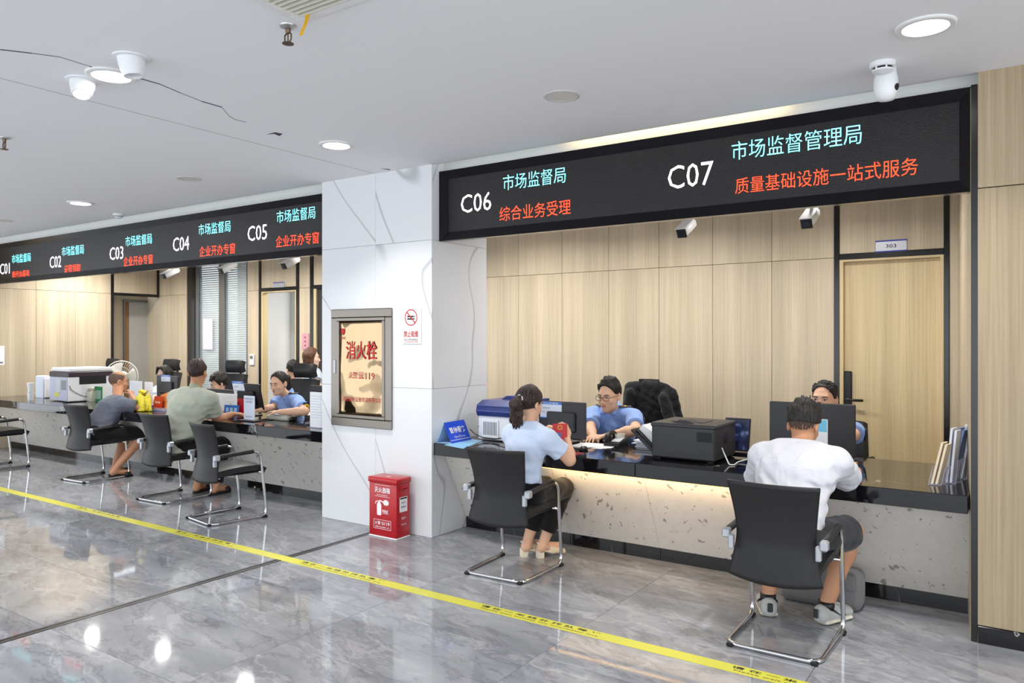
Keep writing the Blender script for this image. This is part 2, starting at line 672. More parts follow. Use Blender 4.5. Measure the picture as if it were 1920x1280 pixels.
def text(s, w, h, c, r, u, mat, parent, name='lettering', ex=0.0015, bold=0.0, label=None):
    """flat lettering fitted to w x h, centred at c, reading along r with up u"""
    cu = bpy.data.curves.new('t', 'FONT')
    cu.body = s
    cu.size = 1
    cu.resolution_u = 2
    cu.offset = bold
    t = bpy.data.objects.new('t', cu)
    me = bpy.data.meshes.new_from_object(t)
    bpy.data.objects.remove(t)
    vs = np.array([v.co[:] for v in me.vertices]) if len(me.vertices) else np.zeros((1, 3))
    fs = [tuple(p.vertices) for p in me.polygons]
    bpy.data.meshes.remove(me)
    lo, hi = vs.min(0), vs.max(0)
    k = w / max(hi[0] - lo[0], 1e-6) if w else h / max(hi[1] - lo[1], 1e-6)
    kh = h / max(hi[1] - lo[1], 1e-6) if h else k
    r, u = Vector(r).normalized(), Vector(u).normalized()
    n = r.cross(u)
    mb = MB()
    cen = (lo + hi) / 2
    mb.add([Vector(c) + r * float((v[0] - cen[0]) * k) + u * float((v[1] - cen[1]) * kh) + n * ex for v in vs], fs)
    return ob(name, mb, mat, parent, label=label)

# ------------------------------------------------------------------ the setting
def struct(name, mb, mat, smooth=0.0):
    return tag(ob(name, mb, mat, None, smooth), kind='structure')


XA, XB, XR = -5.262, -3.975, -0.218      # pillar left / right edge, right pier edge
YF, YB = 4.71, 7.5                       # front plane of the piers, back wall
XL = -12.5                               # left end wall

# floor: dark bed with polished tiles laid on it
fl = struct('floor', MB().box((-18, -4.5, -0.12), (5.5, 11, -0.012)), GROUT)
TX = [-0.86 - 1.19 * k for k in range(-1, 3)] + [-4.43 - 0.07]
xs = [2.71, 1.52, 0.33 + 0.0, -0.86, -2.05, -3.24, -4.47]
xl = [-4.53 - 1.2 * k for k in range(0, 9)]
ys = [1.45 + 0.6 * k for k in range(0, 7)]


def tile(x0, x1, y0, y1):
    g = 0.0011
    mb = MB().box((x0 + g - (x0 + x1) / 2, y0 + g - (y0 + y1) / 2, -0.011), (x1 - g - (x0 + x1) / 2, y1 - g - (y0 + y1) / 2, 0.0), 0.0008)
    o = ob('floor_tile', mb, FLOOR, fl, local=True)
    o.location = ((x0 + x1) / 2, (y0 + y1) / 2, 0)


for i in range(len(ys) - 1):
    y0, y1 = ys[i], ys[i + 1]
    for row in (xs, xl):
        for a, b in zip(row[:-1], row[1:]):
            if b < -0.0 or y0 > 3:
                tile(b, a, y0, y1)
mb = MB()
mb.box((-18, -4.5, -0.011), (5.5, 1.449, -0.0001))
mb.box((-18, 5.051, -0.011), (5.5, 11, -0.0001))
mb.box((-18, 1.449, -0.011), (xl[-1] - 0.001, 5.051, -0.0001))
mb.box((2.712, 1.449, -0.011), (5.5, 5.051, -0.0001))
ob('floor_field', mb, FLOOR, fl)
# steel movement joint between the two tile fields
mb = MB()
mb.box((-4.531, -3, -0.008), (-4.507, YF, 0.001))
mb.box((-4.493, -3, -0.008), (-4.471, YF, 0.001))
mb.mi = 1
mb.box((-4.507, -3, -0.008), (-4.493, YF, -0.002))
ob('joint_strip', mb, [pm('dark_steel', (58, 57, 58), 0.3, 0.7), pm('joint_filler', (150, 148, 144), 0.5)], fl)

# hall ceiling with a cove edge above the signs
ce = struct('ceiling', MB().box((-18, -4.5, CZ), (5.5, YF, CZ + 0.12)), CEIL)
ob('panel_joint', MB().box((-4.603, -3, CZ - 0.0006), (-4.6, YF - 0.02, CZ + 0.01)), GROUT, ce)
CRK = [(0, 93), (60, 100), (112, 107), (170, 125), (182, 133), None, (262, 147), (300, 158), (340, 175), (378, 190), (416, 201), (430, 218), (440, 224), (461, 229)]
seg, allseg = [], []
for p in CRK:
    if p is None:
        allseg.append(seg)
        seg = []
    else:
        seg.append(PZ(p[0], p[1], CZ - 0.0008))
allseg.append(seg)
for i, sg in enumerate(allseg):
    mb = MB()
    wd = 0.02
    for k in range(len(sg) - 1):
        a, b = sg[k], sg[k + 1]
        d = (b - a).normalized()
        n = Vector((-d.y, d.x, 0))
        w0 = wd * (0.5 + 0.5 * math.sin(1 + 2.3 * k)) * 0.5 + 0.004
        if i == 1 and k >= 4:
            w0 *= 0.5
        mb.prism([a - n * w0 / 2, b - n * w0 / 2, b + n * w0 / 2, a + n * w0 / 2], (0, 0, 0.004))
    ob('crack', mb, pm('crack_shadow', (70, 66, 92), 0.9), ce)
for pts in ([(500, 252), (516, 248), (530, 251), (524, 255), (514, 251)], [(714, 316), (730, 317), (732, 319)]):
    q = [PZ(u, v, CZ - 0.001) for u, v in pts]
    ob('paint_chip', MB().prism(q, (0, 0, 0.003)), pm('crack_shadow', (70, 66, 92), 0.9), ce)
# a raised field of the ceiling beyond the cove, fascia behind it
FASC = pm('fascia_paint', (196, 196, 194), 0.6)
struct('trim_1', MB().box((-13.5, 4.865, 2.93), (XA, 4.93, 3.3)), FASC)
struct('trim_2', MB().box((XB, 4.865, 2.95), (XR, 4.93, 3.3)), FASC)
struct('trim_3', MB().box((-13.5, YF + 0.001, 3.26), (8, 4.93, 3.3)), WHITE)
struct('trim_4', MB().box((-13.5, YF, CZ), (8, YF + 0.03, 3.0131 + 0.12)), WHITE)
bc = struct('ceiling_booth', MB().box((XL - 0.6, 4.931, 2.95), (1.3, 7.7, 3.05)), CEIL)

# marble pillar of separate slabs
pl = struct('pillar', MB().box((XA + 0.012, YF + 0.012, 0), (XB - 0.012, 5.45, 3.26)), GROUT)


def slab(a, b, mat, par, name='marble_slab', bev=0.0012):
    c = [(a[i] + b[i]) / 2 for i in range(3)]
    return ob(name, MB().box(a, b, bev), mat, par, orig=c)


zz = [0.0, 1.2, 2.405, 3.26]
for k in range(3):
    g = 0.001
    slab((XA, YF, zz[k] + g), (-4.6 - g, YF + 0.012, zz[k + 1] - g), MARBLE, pl)
    slab((-4.6 + g, YF, zz[k] + g), (XB, YF + 0.012, zz[k + 1] - g), MARBLE, pl)
    slab((XB - 0.012, YF + 0.0125, zz[k] + g), (XB, 5.46, zz[k + 1] - g), MARBLE, pl)
    slab((XA, YF + 0.0125, zz[k] + g), (XA + 0.012, 5.46, zz[k + 1] - g), MARBLE, pl)
    slab((XA + 0.0125, 5.45, zz[k] + g), (XB - 0.0125, 5.46, zz[k + 1] - g), MARBLE, pl)

# right pier in wood laminate
wr = struct('wall_right', MB().box((XR + 0.004, YF + 0.015, 0), (3.6, 7.7, CZ + 0.2)), GROUT)
slab((XR, YF, 0.092), (1.25, YF + 0.014, 2.396), WOOD_P, wr, 'wood_panel')
slab((XR, YF, 2.401), (1.25, YF + 0.014, CZ), WOOD_P, wr, 'wood_panel')
slab((1.254, YF, 0.092), (2.7, YF + 0.014, 2.396), WOOD_P, wr, 'wood_panel')
slab((1.254, YF, 2.401), (2.7, YF + 0.014, CZ), WOOD_P, wr, 'wood_panel')
struct('baseboard_right', MB().box((XR, YF - 0.012, 0), (2.7, YF + 0.014, 0.09), 0.003), BMARBLE)
struct('trim_5', MB().box((XR - 0.03, YF - 0.006, 0), (XR, YF + 0.02, 2.95), 0.002), BLACKM)
# angled return wall inside the right booth
A, B = Vector((-0.25, 4.735, 0)), Vector((-0.487, YB, 0))
dv = (B - A).normalized()
nv = Vector((dv.y, -dv.x, 0)) * -1
ws = struct('wall_return', MB().prism([A - nv * 0.02, B - nv * 0.02, Vector((XR + 0.002, YB, 0)), Vector((XR + 0.002, 4.74, 0))], (0, 0, 2.95)), GROUT)
L = (B - A).length
ed = [0.02, 0.62, 1.22, 1.82, 2.42, L]
for a, b in zip(ed[:-1], ed[1:]):
    for z0, z1 in ((0.0, 2.352), (2.357, 2.95)):
        p = [A + dv * (a + 0.002), A + dv * (b - 0.002)]
        q = [p[0], p[1], p[1] - nv * 0.019, p[0] - nv * 0.019]
        ob('wood_panel', MB().prism([(v.x, v.y, z0) for v in q], (0, 0, z1 - z0)), WOOD, ws, orig=(p[0].x, p[0].y, z0))

# back wall: laminate panels, black jambs, two doorways and a glazed bay
bw = struct('wall_back', MB()
            .box((-8.35, YB + 0.02, 0), (-1.45, YB + 0.12, 2.95))
            .box((-1.45, YB + 0.02, 2.33), (-0.4, YB + 0.12, 2.95))
            .box((-0.58, YB + 0.02, 0), (-0.2, YB + 0.12, 2.95))
            .box((-10.06, YB + 0.02, 0), (-9.735, YB + 0.12, 2.95))
            .box((-9.735, YB + 0.02, 2.335), (-8.93, YB + 0.12, 2.95))
            .box((-8.93, YB + 0.02, 0), (-8.35, YB + 0.12, 2.95))
              .box((-13.3, YB + 0.02, 0), (-11.45, YB + 0.12, 2.95)), GROUT)
JZ = 2.355


def wpan(x0, x1, z0, z1, y=YB, mat=None, par=bw):
    slab((x0 + 0.002, y, z0 + 0.002), (x1 - 0.002, y + 0.018, z1 - 0.002), mat or WOOD, par, 'wood_panel')


PXS = [-8.33, -7.82, -7.23, -6.64, -6.05, -5.462 - 0.12, -4.993, -4.397, -3.805, -3.214, -2.635, -2.048, -1.481]
for a, b in zip(PXS[:-1], PXS[1:]):
    wpan(a, b, 0, JZ)
    wpan(a, b, JZ, 2.95)
wpan(-0.554, -0.487 + 0.02, 0, 2.95)
wpan(-1.435, -0.594, 2.385, 2.95)
for a, b in ((-10.071, -9.785), (-8.867, -8.625), (-12.89, -11.685)):
    wpan(a, b, 0, JZ)
    wpan(a, b, JZ, 2.95)
wpan(-9.734, -8.926, 2.385, 2.95)
wpan(-8.556, -8.33, 2.385, 2.95)
wpan(-11.685, -11.534, 0, 2.95, YB + 0.09, pm('brown_recess', (132, 98, 62), 0.5))


def jamb(x0, x1, z0, z1):
    ob('black_jamb', MB().box((x0, YB - 0.012, z0), (x1, YB + 0.03, z1), 0.002), BLACKM, bw)


for x0, x1 in ((-1.481, -1.435), (-0.594, -0.554), (-11.534, -11.444), (-9.785, -9.734), (-8.926, -8.867), (-8.625, -8.556)):
    jamb(x0, x1, 0, 2.95)
jamb(-1.435, -0.594, 2.335, 2.383)
jamb(-9.734, -8.926, 2.335, 2.383)
jamb(-8.556, -8.33, 2.335, 2.383)

# door 303 with its lock
d1 = struct('door_1', MB().box((-1.40, YB + 0.06, 0.01), (-0.625, YB + 0.10, 2.31), 0.002), WOOD_D)
mb = MB()
mb.box((-1.435, YB - 0.004, 0), (-1.402, YB + 0.10, 2.334), 0.002)
mb.box((-0.623, YB - 0.004, 0), (-0.594, YB + 0.10, 2.334), 0.002)
mb.box((-1.402, YB - 0.004, 2.312), (-0.623, YB + 0.10, 2.334), 0.002)
ob('door_casing', mb, WOOD_D, d1)
lx = PY(1590, 730, YB + 0.05)
mb = MB().box((lx.x - 0.035, YB + 0.03, lx.z - 0.19), (lx.x + 0.035, YB + 0.06, lx.z + 0.17), 0.008)
lk = ob('smart_lock', mb, PLK, d1, 0.6)
hz = PY(1590, 749, YB + 0.03).z
ob('lock_handle', MB().tube([(lx.x, YB + 0.03, hz), (lx.x, YB - 0.02, hz), (lx.x + 0.14, YB - 0.025, hz)], 0.012, 8, fillet=0.02), PLK, lk, 3)
ob('lock_dial', MB().lathe([(0.016, 0), (0.016, 0.006), (0.01, 0.008)], (lx.x, YB + 0.03, hz), 16, (0, -1, 0)), CHROME, lk, 0.6)

# second doorway (open, to a white side room) and third door at the edge
d2 = struct('door_2', MB().box((-9.733, YB - 0.004, 0), (-9.70, YB + 0.10, 2.334), 0.002).box((-8.955, YB - 0.004, 0), (-8.927, YB + 0.10, 2.334), 0.002)
            .box((-9.70, YB - 0.004, 2.312), (-8.955, YB + 0.10, 2.334), 0.002), WOOD_D)
ob('door_leaf', MB().box((-9.0, YB + 0.10, 0.01), (-8.957, YB + 0.92, 2.31), 0.002), WOOD_D, d2)
ob('door_handle', MB().tube([(-9.0, YB + 0.80, 1.0), (-9.06, YB + 0.80, 1.0), (-9.06, YB + 0.69, 1.0)], 0.01, 8, fillet=0.02), CHROME, d2, 3)
d3 = struct('door_3', MB().box((-8.556, YB - 0.004, 0), (-8.50, YB + 0.10, 2.334), 0.002).box((-8.50, YB + 0.06, 0.01), (-8.335, YB + 0.10, 2.31), 0.002), WOOD_D)
for v in (575, 645):
    p = PY(599, v, YB + 0.05)
    ob('hinge', MB().box((p.x - 0.03, YB + 0.045, p.z - 0.06), (p.x + 0.0, YB + 0.062, p.z + 0.06), 0.003), STEEL, d3)
struct('wall_side_room', MB().box((-10.4, 9.4, 0), (-7.6, 9.5, 3.0)).box((-7.7, YB + 0.12, 0), (-7.6, 9.4, 3.0)).box((-10.5, YB + 0.13, 0), (-10.4, 9.5, 3.0))
       .box((-10.5, YB + 0.12, 2.96), (-7.6, 9.5, 3.06)), WHITE)

# glazed bay with blinds
wd = struct('window_1', MB().box((-11.444, YB, 0), (-11.36, YB + 0.07, 2.95), 0.003).box((-10.806, YB, 0), (-10.66, YB + 0.07, 2.95), 0.003)
            .box((-10.10, YB, 0), (-10.071, YB + 0.07, 2.95), 0.003).box((-11.36, YB, 2.86), (-10.1, YB + 0.07, 2.95), 0.003), ALU)
for x0, x1 in ((-11.36, -10.806), (-10.66, -10.1)):
    ob('glass_pane', MB().box((x0, YB + 0.03, 0), (x1, YB + 0.036, 2.86)), GLASS, wd)
mb = MB()
for x0, x1 in ((-11.44, -10.812), (-10.76, -10.105)):
    z = 0.5
    while z < 2.84:
        mb.prism([(x0, YB + 0.070, z), (x1, YB + 0.070, z), (x1, YB + 0.088, z + 0.034), (x0, YB + 0.088, z + 0.034)], (0, 0.0015, 0))
        z += 0.036
bl = tag(ob('blind_slats', mb, pm('blind_slat', (178, 186, 187), 0.5), wd), kind='stuff')
struct('wall_window_room', MB().box((-11.5, 8.6, 0), (-10.0, 8.7, 3.0)).box((-11.5, YB + 0.12, 2.96), (-10.45, 8.7, 3.0)), WHITE)
ob('notice_sheet', MB().box((PY(378, 600, YB).x, YB + 0.024, PY(380, 655, YB).z), (PY(396, 600, YB).x, YB + 0.0255, PY(380, 597, YB).z)), pm('pinkish_paper', (240, 214, 220), 0.6), wd)

# left end wall with an alcove door
wl = struct('wall_left', MB().box((XL - 0.12, 4.2, 0), (XL - 0.02, 6.68, 2.95)).box((XL - 0.12, 6.68, 2.36), (XL - 0.02, 7.62, 2.95))
            .box((XL - 0.6, 6.6, 0), (XL - 0.5, 7.62, 2.4)), GROUT)


def lpan(y0, y1, z0, z1, x=XL):
    slab((x - 0.018, y0 + 0.002, z0 + 0.002), (x, y1 - 0.002, z1 - 0.002), WOOD, wl, 'wood_panel')


for a, b in ((4.2, 4.43), (4.43, 5.025), (5.025, 5.519), (5.519, 6.092), (6.092, 6.66)):
    lpan(a, b, 0, JZ)
    lpan(a, b, JZ, 2.95)
lpan(6.704, 7.495, 2.375, 2.95)
ob('black_jamb', MB().box((XL - 0.03, 6.66, 0), (XL + 0.012, 6.704, 2.95), 0.002), BLACKM, wl)
ob('black_jamb', MB().box((XL - 0.03, 6.704, 2.33), (XL + 0.012, 7.495, 2.373), 0.002), BLACKM, wl)
ob('black_jamb', MB().box((XL - 0.03, 7.455, 2.373), (XL + 0.012, 7.495, 2.95), 0.002), BLACKM, wl)
slab((XL - 0.40, 6.62, 0), (XL - 0.385, 7.60, 2.36), WOOD, wl, 'wood_panel')
ya, yb, yc_, yd = (PX(u, 650, XL - 0.37).y for u in (231, 242, 277, 281))
d4 = struct('door_4', MB().box((XL - 0.385, ya, 0), (XL - 0.36, ya + 0.03, 2.25), 0.002)
            .box((XL - 0.385, ya, 2.25), (XL - 0.36, yd, 2.29), 0.002), ALU)
ob('brown_strip', MB().box((XL - 0.384, ya + 0.03, 0), (XL - 0.37, yb, 2.25)), pm('brown_recess', (132, 98, 62), 0.5), d4)
ob('edge_strip', MB().box((XL - 0.385, yc_, 0), (XL - 0.365, yd, 2.25), 0.002), BLACKM, d4)
ob('grey_panel', MB().box((XL - 0.384, yb, 0), (XL - 0.372, yc_, 2.25)), pm('grey_door_panel', (172, 172, 168), 0.35), d4)
for u0, u1 in ((1, 8),):
    a, b = PX(-6, 640, XL + 0.003), PX(8.5, 684, XL + 0.003)
    nt_ = root('wall_notice', (XL + 0.001, (a.y + b.y) / 2, b.z), 'white notice sheet taped to the wooden wall at the left end of the hall', 'notice')
    ob('sheet', MB().box((XL + 0.0005, a.y, PX(5, 684, XL).z), (XL + 0.002, b.y, PX(5, 648, XL).z)), PAPER, nt_)
    ob('printed_lines', MB().box((XL + 0.0021, a.y + 0.03, PX(5, 681, XL).z), (XL + 0.0024, b.y - 0.02, PX(5, 678, XL).z)), GRYT, nt_)

# ------------------------------------------------------------------ service counters
ST = PY(842, 862, 4.87)


def counter(x0, x1, label, splits):
    t = root('service_counter', ((x0 + x1) / 2, 5.2, 0), label, 'counter', 'stone service counters')
    e = [x0 + 0.002] + splits + [x1 - 0.002]
    for a, b in zip(e[:-1], e[1:]):
        g = 0.0008
        slab((a + g, 4.73, 0.666), (b - g, 5.85, 0.763), BMARBLE, t, 'worktop', 0.003)
        pr = [(a + g, 4.86, 0.664), (a + g, 5.155, 0.092), (a + g, 5.185, 0.092), (a + g, 4.89, 0.664)]
        ob('front_panel', MB().prism(pr, (b - a - 2 * g, 0, 0)), TERR, t, orig=(a, 5, 0.4))
        slab((a + g, 5.16, 0.0), (b - g, 5.2, 0.0915), BMARBLE, t, 'plinth', 0.001)
    for x in (x0 + 0.05, (x0 + x1) / 2, x1 - 0.05):
        ob('support', MB().box((x - 0.02, 5.3, 0), (x + 0.02, 5.8, 0.665)), PLK2, t)
    return t


counter(XB, -0.26, 'black marble topped counter under the C06 and C07 signs', [-2.95, -2.20, -1.0])
counter(XL, XA, 'long black marble topped counter under the C01 to C05 signs', [-11.2, -9.9, -8.6, -7.3, -6.2])
ob_l = MB().box((-2.98, 4.76, 0.656), (-1.42, 4.775, 0.6655))
ls = tag(ob('led_strip', ob_l, pm('warm_strip', (255, 214, 140), 0.5, emit=(255, 196, 110), es=3.0)),
         'warm glowing light strip fixed under the edge of the C06 counter', 'light strip')

# ------------------------------------------------------------------ LED sign boards


def sign(x0, x1, z0, z1, label):
    yf, yp = 4.80, 4.845
    t = root('led_sign', ((x0 + x1) / 2, 4.85, z0), label, 'sign', 'LED sign boards above the counters')
    bt, tp, sd = 0.075, 0.06, 0.06
    if abs(x1 + 0.22) > 0.3 and abs(x0 - XB) > 0.1:
        pass
    ob('led_panel', MB().box((x0 + sd, yp, z0 + bt), (x1 - sd, yp + 0.015, z1 - tp)), LED, t)
    # four mitred frame boards sloping in to the panel
    O = [(x0, z0), (x1, z0), (x1, z1), (x0, z1)]
    I = [(x0 + sd, z0 + bt), (x1 - sd, z0 + bt), (x1 - sd, z1 - tp), (x0 + sd, z1 - tp)]
    for k in range(4):
        j = (k + 1) % 4
        o0, o1, i1, i0 = O[k], O[j], I[j], I[k]
        m = lambda p, y: (p[0], y, p[1])
        vs = [m(o0, yf), m(o1, yf), m(i1, yp - 0.003), m(i0, yp - 0.003), m(o0, 4.862), m(o1, 4.862), m(i1, 4.862), m(i0, 4.862)]
        fs = [(0, 1, 2, 3), (4, 7, 6, 5), (0, 4, 5, 1), (2, 6, 7, 3), (1, 5, 6, 2), (0, 3, 7, 4)]
        ob('sign_frame', MB().add(vs, fs), FRAMEM, t)
    return t


def led(t, s, u, v, w, h, mat, bold=0.0):
    c = PY(u, v, 4.842)
    text(s, w, h, (c.x, 4.8445, c.z), XV, ZV, mat, t, 'lettering', bold=bold)


sg = sign(XB + 0.002, XR - 0.032, 2.40, 2.968, 'black LED sign board with C06 and C07 in lights, right of the pillar')
led(sg, 'C06', 892, 379.5, 0.30, 0.145, WHTE, -0.004)
led(sg, '市场监督局', 1000, 335, 0.56, 0.118, CYANE, -0.007)
led(sg, '综合业务受理', 1001, 394.5, 0.635, 0.11, REDE, -0.006)
led(sg, 'C07', 1294, 328.5, 0.315, 0.155, WHTE, -0.004)
led(sg, '市场监督管理局', 1488, 267.5, 0.77, 0.118, CYANE, -0.007)
led(sg, '质量基础设施一站式服务', 1539, 331, 1.04, 0.1, REDE, -0.006)
sg = sign(XL - 0.5, XA - 0.002, 2.382, 2.94, 'long black LED sign board with C01 to C05 in lights, left of the pillar')
for s, uv, s2, uv2, s3, uv3 in (('C01', (8.7, 503.7), '市场监督局', (39.4, 483.7), '帮代办服务', (38.7, 514.4)),
                                ('C02', (103.6, 490.8), '市场监督局', (136, 469.2), '证照领取', (135.6, 503.7)),
                                ('C03', (218, 474.6), '市场监督局', (259.3, 449.8), '企业开办专窗', (258.3, 487.9)),
                                ('C04', (339, 456.9), '市场监督局', (401.4, 427.2), '企业开办专窗', (406.5, 468.5)),
                                ('C05', (482, 436.2), '市场监督局', (554, 402.3), '企业开办专窗', (556.4, 449.1))):
    led(sg, s, uv[0], uv[1], 0.30, 0.15, WHTE, -0.004)
    led(sg, s2, uv2[0], uv2[1], 0.55, 0.118, CYANE, -0.007)
    led(sg, s3, uv3[0], uv3[1], 0.1 * len(s3) + 0.01, 0.11, REDE, -0.006)

# ------------------------------------------------------------------ yellow queue tape
tp = root('queue_tape', (-4.5, 3.67, 0), 'yellow floor tape with black queueing notice running along the hall', 'floor tape')
ob('tape_band', MB().box((-14, 3.62, 0.0003), (0.6, 3.712, 0.0012)), YEL, tp)
for u0, v0 in ((565, 1052), (888, 1139), (1362, 1251), (337, 993), (172, 946)):
    x = PZ(u0, v0, 0).x
    text('请 在 一 米 线 外 排 队 等 候', 0.80, 0.030, (x + 0.42, 3.683, 0.0012), XV, YV, BLKT, tp, 'notice_text', 0.0004, bold=0.02)
    text('Please wait outside the one-meter line', 0.78, 0.016, (x + 0.43, 3.649, 0.0012), XV, YV, BLKT, tp, 'notice_text', 0.0004)

# ------------------------------------------------------------------ ceiling fittings


def downlight(x, y, label):
    t = root('downlight', (x, y, CZ), label, 'ceiling light', 'round recessed downlights in the hall ceiling')
    ob('trim_ring', MB().lathe([(0.125, 0), (0.125, -0.008), (0.118, -0.012), (0.096, -0.012), (0.094, -0.002)], (x, y, CZ), 32, cap=False), WHITE, t, 0.5)
    ob('diffuser', MB().lathe([(0.0, -0.004), (0.095, -0.004), (0.095, -0.001)], (x, y, CZ), 32, cap=False), LAMP, t)


DL = ['lit downlight at the top right, above the right end of the C07 sign', 'lit downlight in front of the marble pillar, above its left edge',
      'lit downlight far left, over the C03 counter window', 'lit downlight at the far left end of the hall',
      'large bright lit downlight crossed by the long ceiling crack']
for i, (x, y) in enumerate(DOWNLIGHTS):
    if i < 3 or i == 4:
        downlight(x, y, DL[i])


def speaker(u, v, label):
    p = PZ(u, v, CZ)
    t = root('ceiling_speaker', p, label, 'speaker', 'flush round ceiling speakers')
    ob('rim', MB().lathe([(0.105, 0), (0.105, -0.004), (0.098, -0.006), (0.088, -0.005), (0.088, -0.001)], p, 32, cap=False), pm('speaker_rim', (206, 204, 202), 0.5), t, 0.5)
    ob('grille', MB().lathe([(0.0, -0.004), (0.088, -0.003), (0.088, -0.001)], p, 32, cap=False), pm('speaker_grille', (218, 215, 210), 0.7), t)


speaker(1053, 180, 'unlit round ceiling speaker in front of the C06 sign')
speaker(355, 335, 'unlit round ceiling speaker in front of the C04 sign')
speaker(4, 413, 'unlit round ceiling speaker cut by the left edge of the photo')

p = PZ(222, 401, CZ)
t = root('smoke_detector', p, 'small white smoke detector on the ceiling above the C03 sign', 'smoke detector')
ob('base', MB().lathe([(0.055, 0), (0.055, -0.018), (0.05, -0.022)], p, 24), PLW, t, 0.6)
ob('sensor_head', MB().lathe([(0.045, -0.022), (0.045, -0.036), (0.034, -0.048), (0.0, -0.05)], p, 24), PLW, t, 0.6)
ob('sensor_slots', MB().lathe([(0.0455, -0.026), (0.0455, -0.033)], p, 24, cap=False), PLK, t)

p = PZ(1655, 118, CZ)
t = root('smoke_detector', p, 'white smoke detector on the ceiling before the C07 sign, right above a dome camera', 'smoke detector')
ob('base', MB().lathe([(0.062, 0), (0.062, -0.02), (0.056, -0.026)], p, 24), PLW, t, 0.6)
ob('sensor_slots', MB().lathe([(0.046, -0.026), (0.046, -0.036)], p, 24, cap=False), PLK, t)
for k in range(6):
    a = k * math.pi / 3
    q = p + Vector((math.cos(a) * 0.047, math.sin(a) * 0.047, -0.031))
    ob('slot_bar', MB().box(q - Vector((0.004, 0.004, 0.006)), q + Vector((0.004, 0.004, 0.006))), PLW, t)
ob('sensor_head', MB().lathe([(0.05, -0.036), (0.05, -0.044), (0.03, -0.052), (0, -0.053)], p, 24), PLW, t, 0.6)
q = PZ(1658, 122, CZ) + Vector((0.0, 0.055, 0))
t = root('dome_camera', q, 'white ceiling camera hanging just behind the smoke detector at top right', 'camera')
ob('mount', MB().lathe([(0.05, 0), (0.05, -0.02)], q, 20), PLW, t, 0.6)
ob('body', MB().lathe([(0.05, -0.02), (0.058, -0.06), (0.06, -0.10), (0.052, -0.14), (0.04, -0.165), (0.0, -0.175)], q, 24), PLW, t, 1.0)
ob('lens', MB().lathe([(0.018, 0.0), (0.018, 0.006), (0.0, 0.008)], q + Vector((0.05, -0.018, -0.11)), 16, (0.9, -0.3, -0.25)), PLK, t, 0.6)


def sprinkler(u, v, label):
    p = PZ(u, v, CZ)
    t = root('sprinkler', p, label, 'sprinkler', 'pendant fire sprinklers')
    ob('escutcheon', MB().lathe([(0.038, 0), (0.036, -0.006), (0.02, -0.012)], p, 20), pm('sprinkler_cup', (188, 188, 188), 0.3, 0.6), t, 0.6)
    br = pm('brass_dark', (112, 92, 76), 0.35, 0.8)
    ob('stem', MB().lathe([(0.012, -0.01), (0.012, -0.03), (0.008, -0.036)], p, 12), br, t, 0.6)
    mb = MB()
    for s in (-1, 1):
        mb.tube([p + Vector((0.008 * s, 0, -0.034)), p + Vector((0.022 * s, 0, -0.042)), p + Vector((0.021 * s, 0, -0.066)), p + Vector((0.004 * s, 0, -0.08))], 0.0035, 6)
    mb.tube([p + Vector((0, 0, -0.03)), p + Vector((0, 0, -0.08))], 0.003, 6)
    ob('yoke', mb, br, t, 1)
    ob('deflector', MB().lathe([(0.026, -0.08), (0.026, -0.083), (0.006, -0.086)], p, 20), br, t, 0.6)


sprinkler(540, 48, 'pendant fire sprinkler under the corner of the ceiling air grille')
sprinkler(8, 258, 'pendant fire sprinkler on the ceiling at the left edge of the photo')


def spotlight(u, v, label, dirv, lit):
    p = PZ(u, v, CZ)
    t = root('gimbal_spotlight', p, label, 'spotlight', 'white tilting ceiling spotlights')
    ob('flange', MB().lathe([(0.085, 0), (0.085, -0.006), (0.07, -0.01)], p, 28), PLW, t, 0.6)
    d = Vector(dirv).normalized()
    c = p + Vector((0, 0, -0.012))
    ob('lamp_head', MB().lathe([(0.066, -0.02), (0.062, 0.03), (0.052, 0.07), (0.046, 0.085), (0.04, 0.085), (0.038, 0.07)], c, 28, d, cap=False), PLW, t, 0.8)
    ob('lens', MB().lathe([(0.0, 0.071), (0.039, 0.071), (0.039, 0.068)], c, 24, d, cap=False), LAMP if lit else pm('dull_lens', (225, 225, 228), 0.4), t)


spotlight(246, 107, 'unlit tilting white spotlight right of the bright downlight on the crack', (0.12, 0.1, -1), False)
spotlight(155, 150, 'lit tilting white spotlight left of the bright downlight on the crack', (0.35, -0.25, -1), True)

vx0, vx1, vy0, vy1 = -2.655, -2.03, 1.64, 2.265
t = root('air_grille', ((vx0 + vx1) / 2, (vy0 + vy1) / 2, CZ), 'square beige ceiling air grille with a yellow ribbon, at the top edge', 'air grille')
gm = pm('grille_beige', (205, 202, 186), 0.5)
for a, b in (((vx0, vy0), (vx1, vy0 + 0.04)), ((vx0, vy1 - 0.04), (vx1, vy1)), ((vx0, vy0 + 0.04), (vx0 + 0.04, vy1 - 0.04)), ((vx1 - 0.04, vy0 + 0.04), (vx1, vy1 - 0.04))):
    ob('frame', MB().box((a[0], a[1], CZ - 0.012), (b[0], b[1], CZ - 0.0001), 0.003), WHITE, t)
k = vy0 + 0.055
while k < vy1 - 0.05:
    ob('slat', MB().prism([(vx0 + 0.04, k, CZ - 0.003), (vx0 + 0.04, k + 0.012, CZ - 0.014), (vx0 + 0.04, k + 0.015, CZ - 0.013), (vx0 + 0.04, k + 0.002, CZ - 0.001)], (vx1 - vx0 - 0.08, 0, 0)), gm, t)
    k += 0.03
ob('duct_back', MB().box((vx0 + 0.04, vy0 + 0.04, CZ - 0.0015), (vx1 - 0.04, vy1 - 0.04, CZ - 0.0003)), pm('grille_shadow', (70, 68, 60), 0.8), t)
rp = PZ(573, 20, CZ)
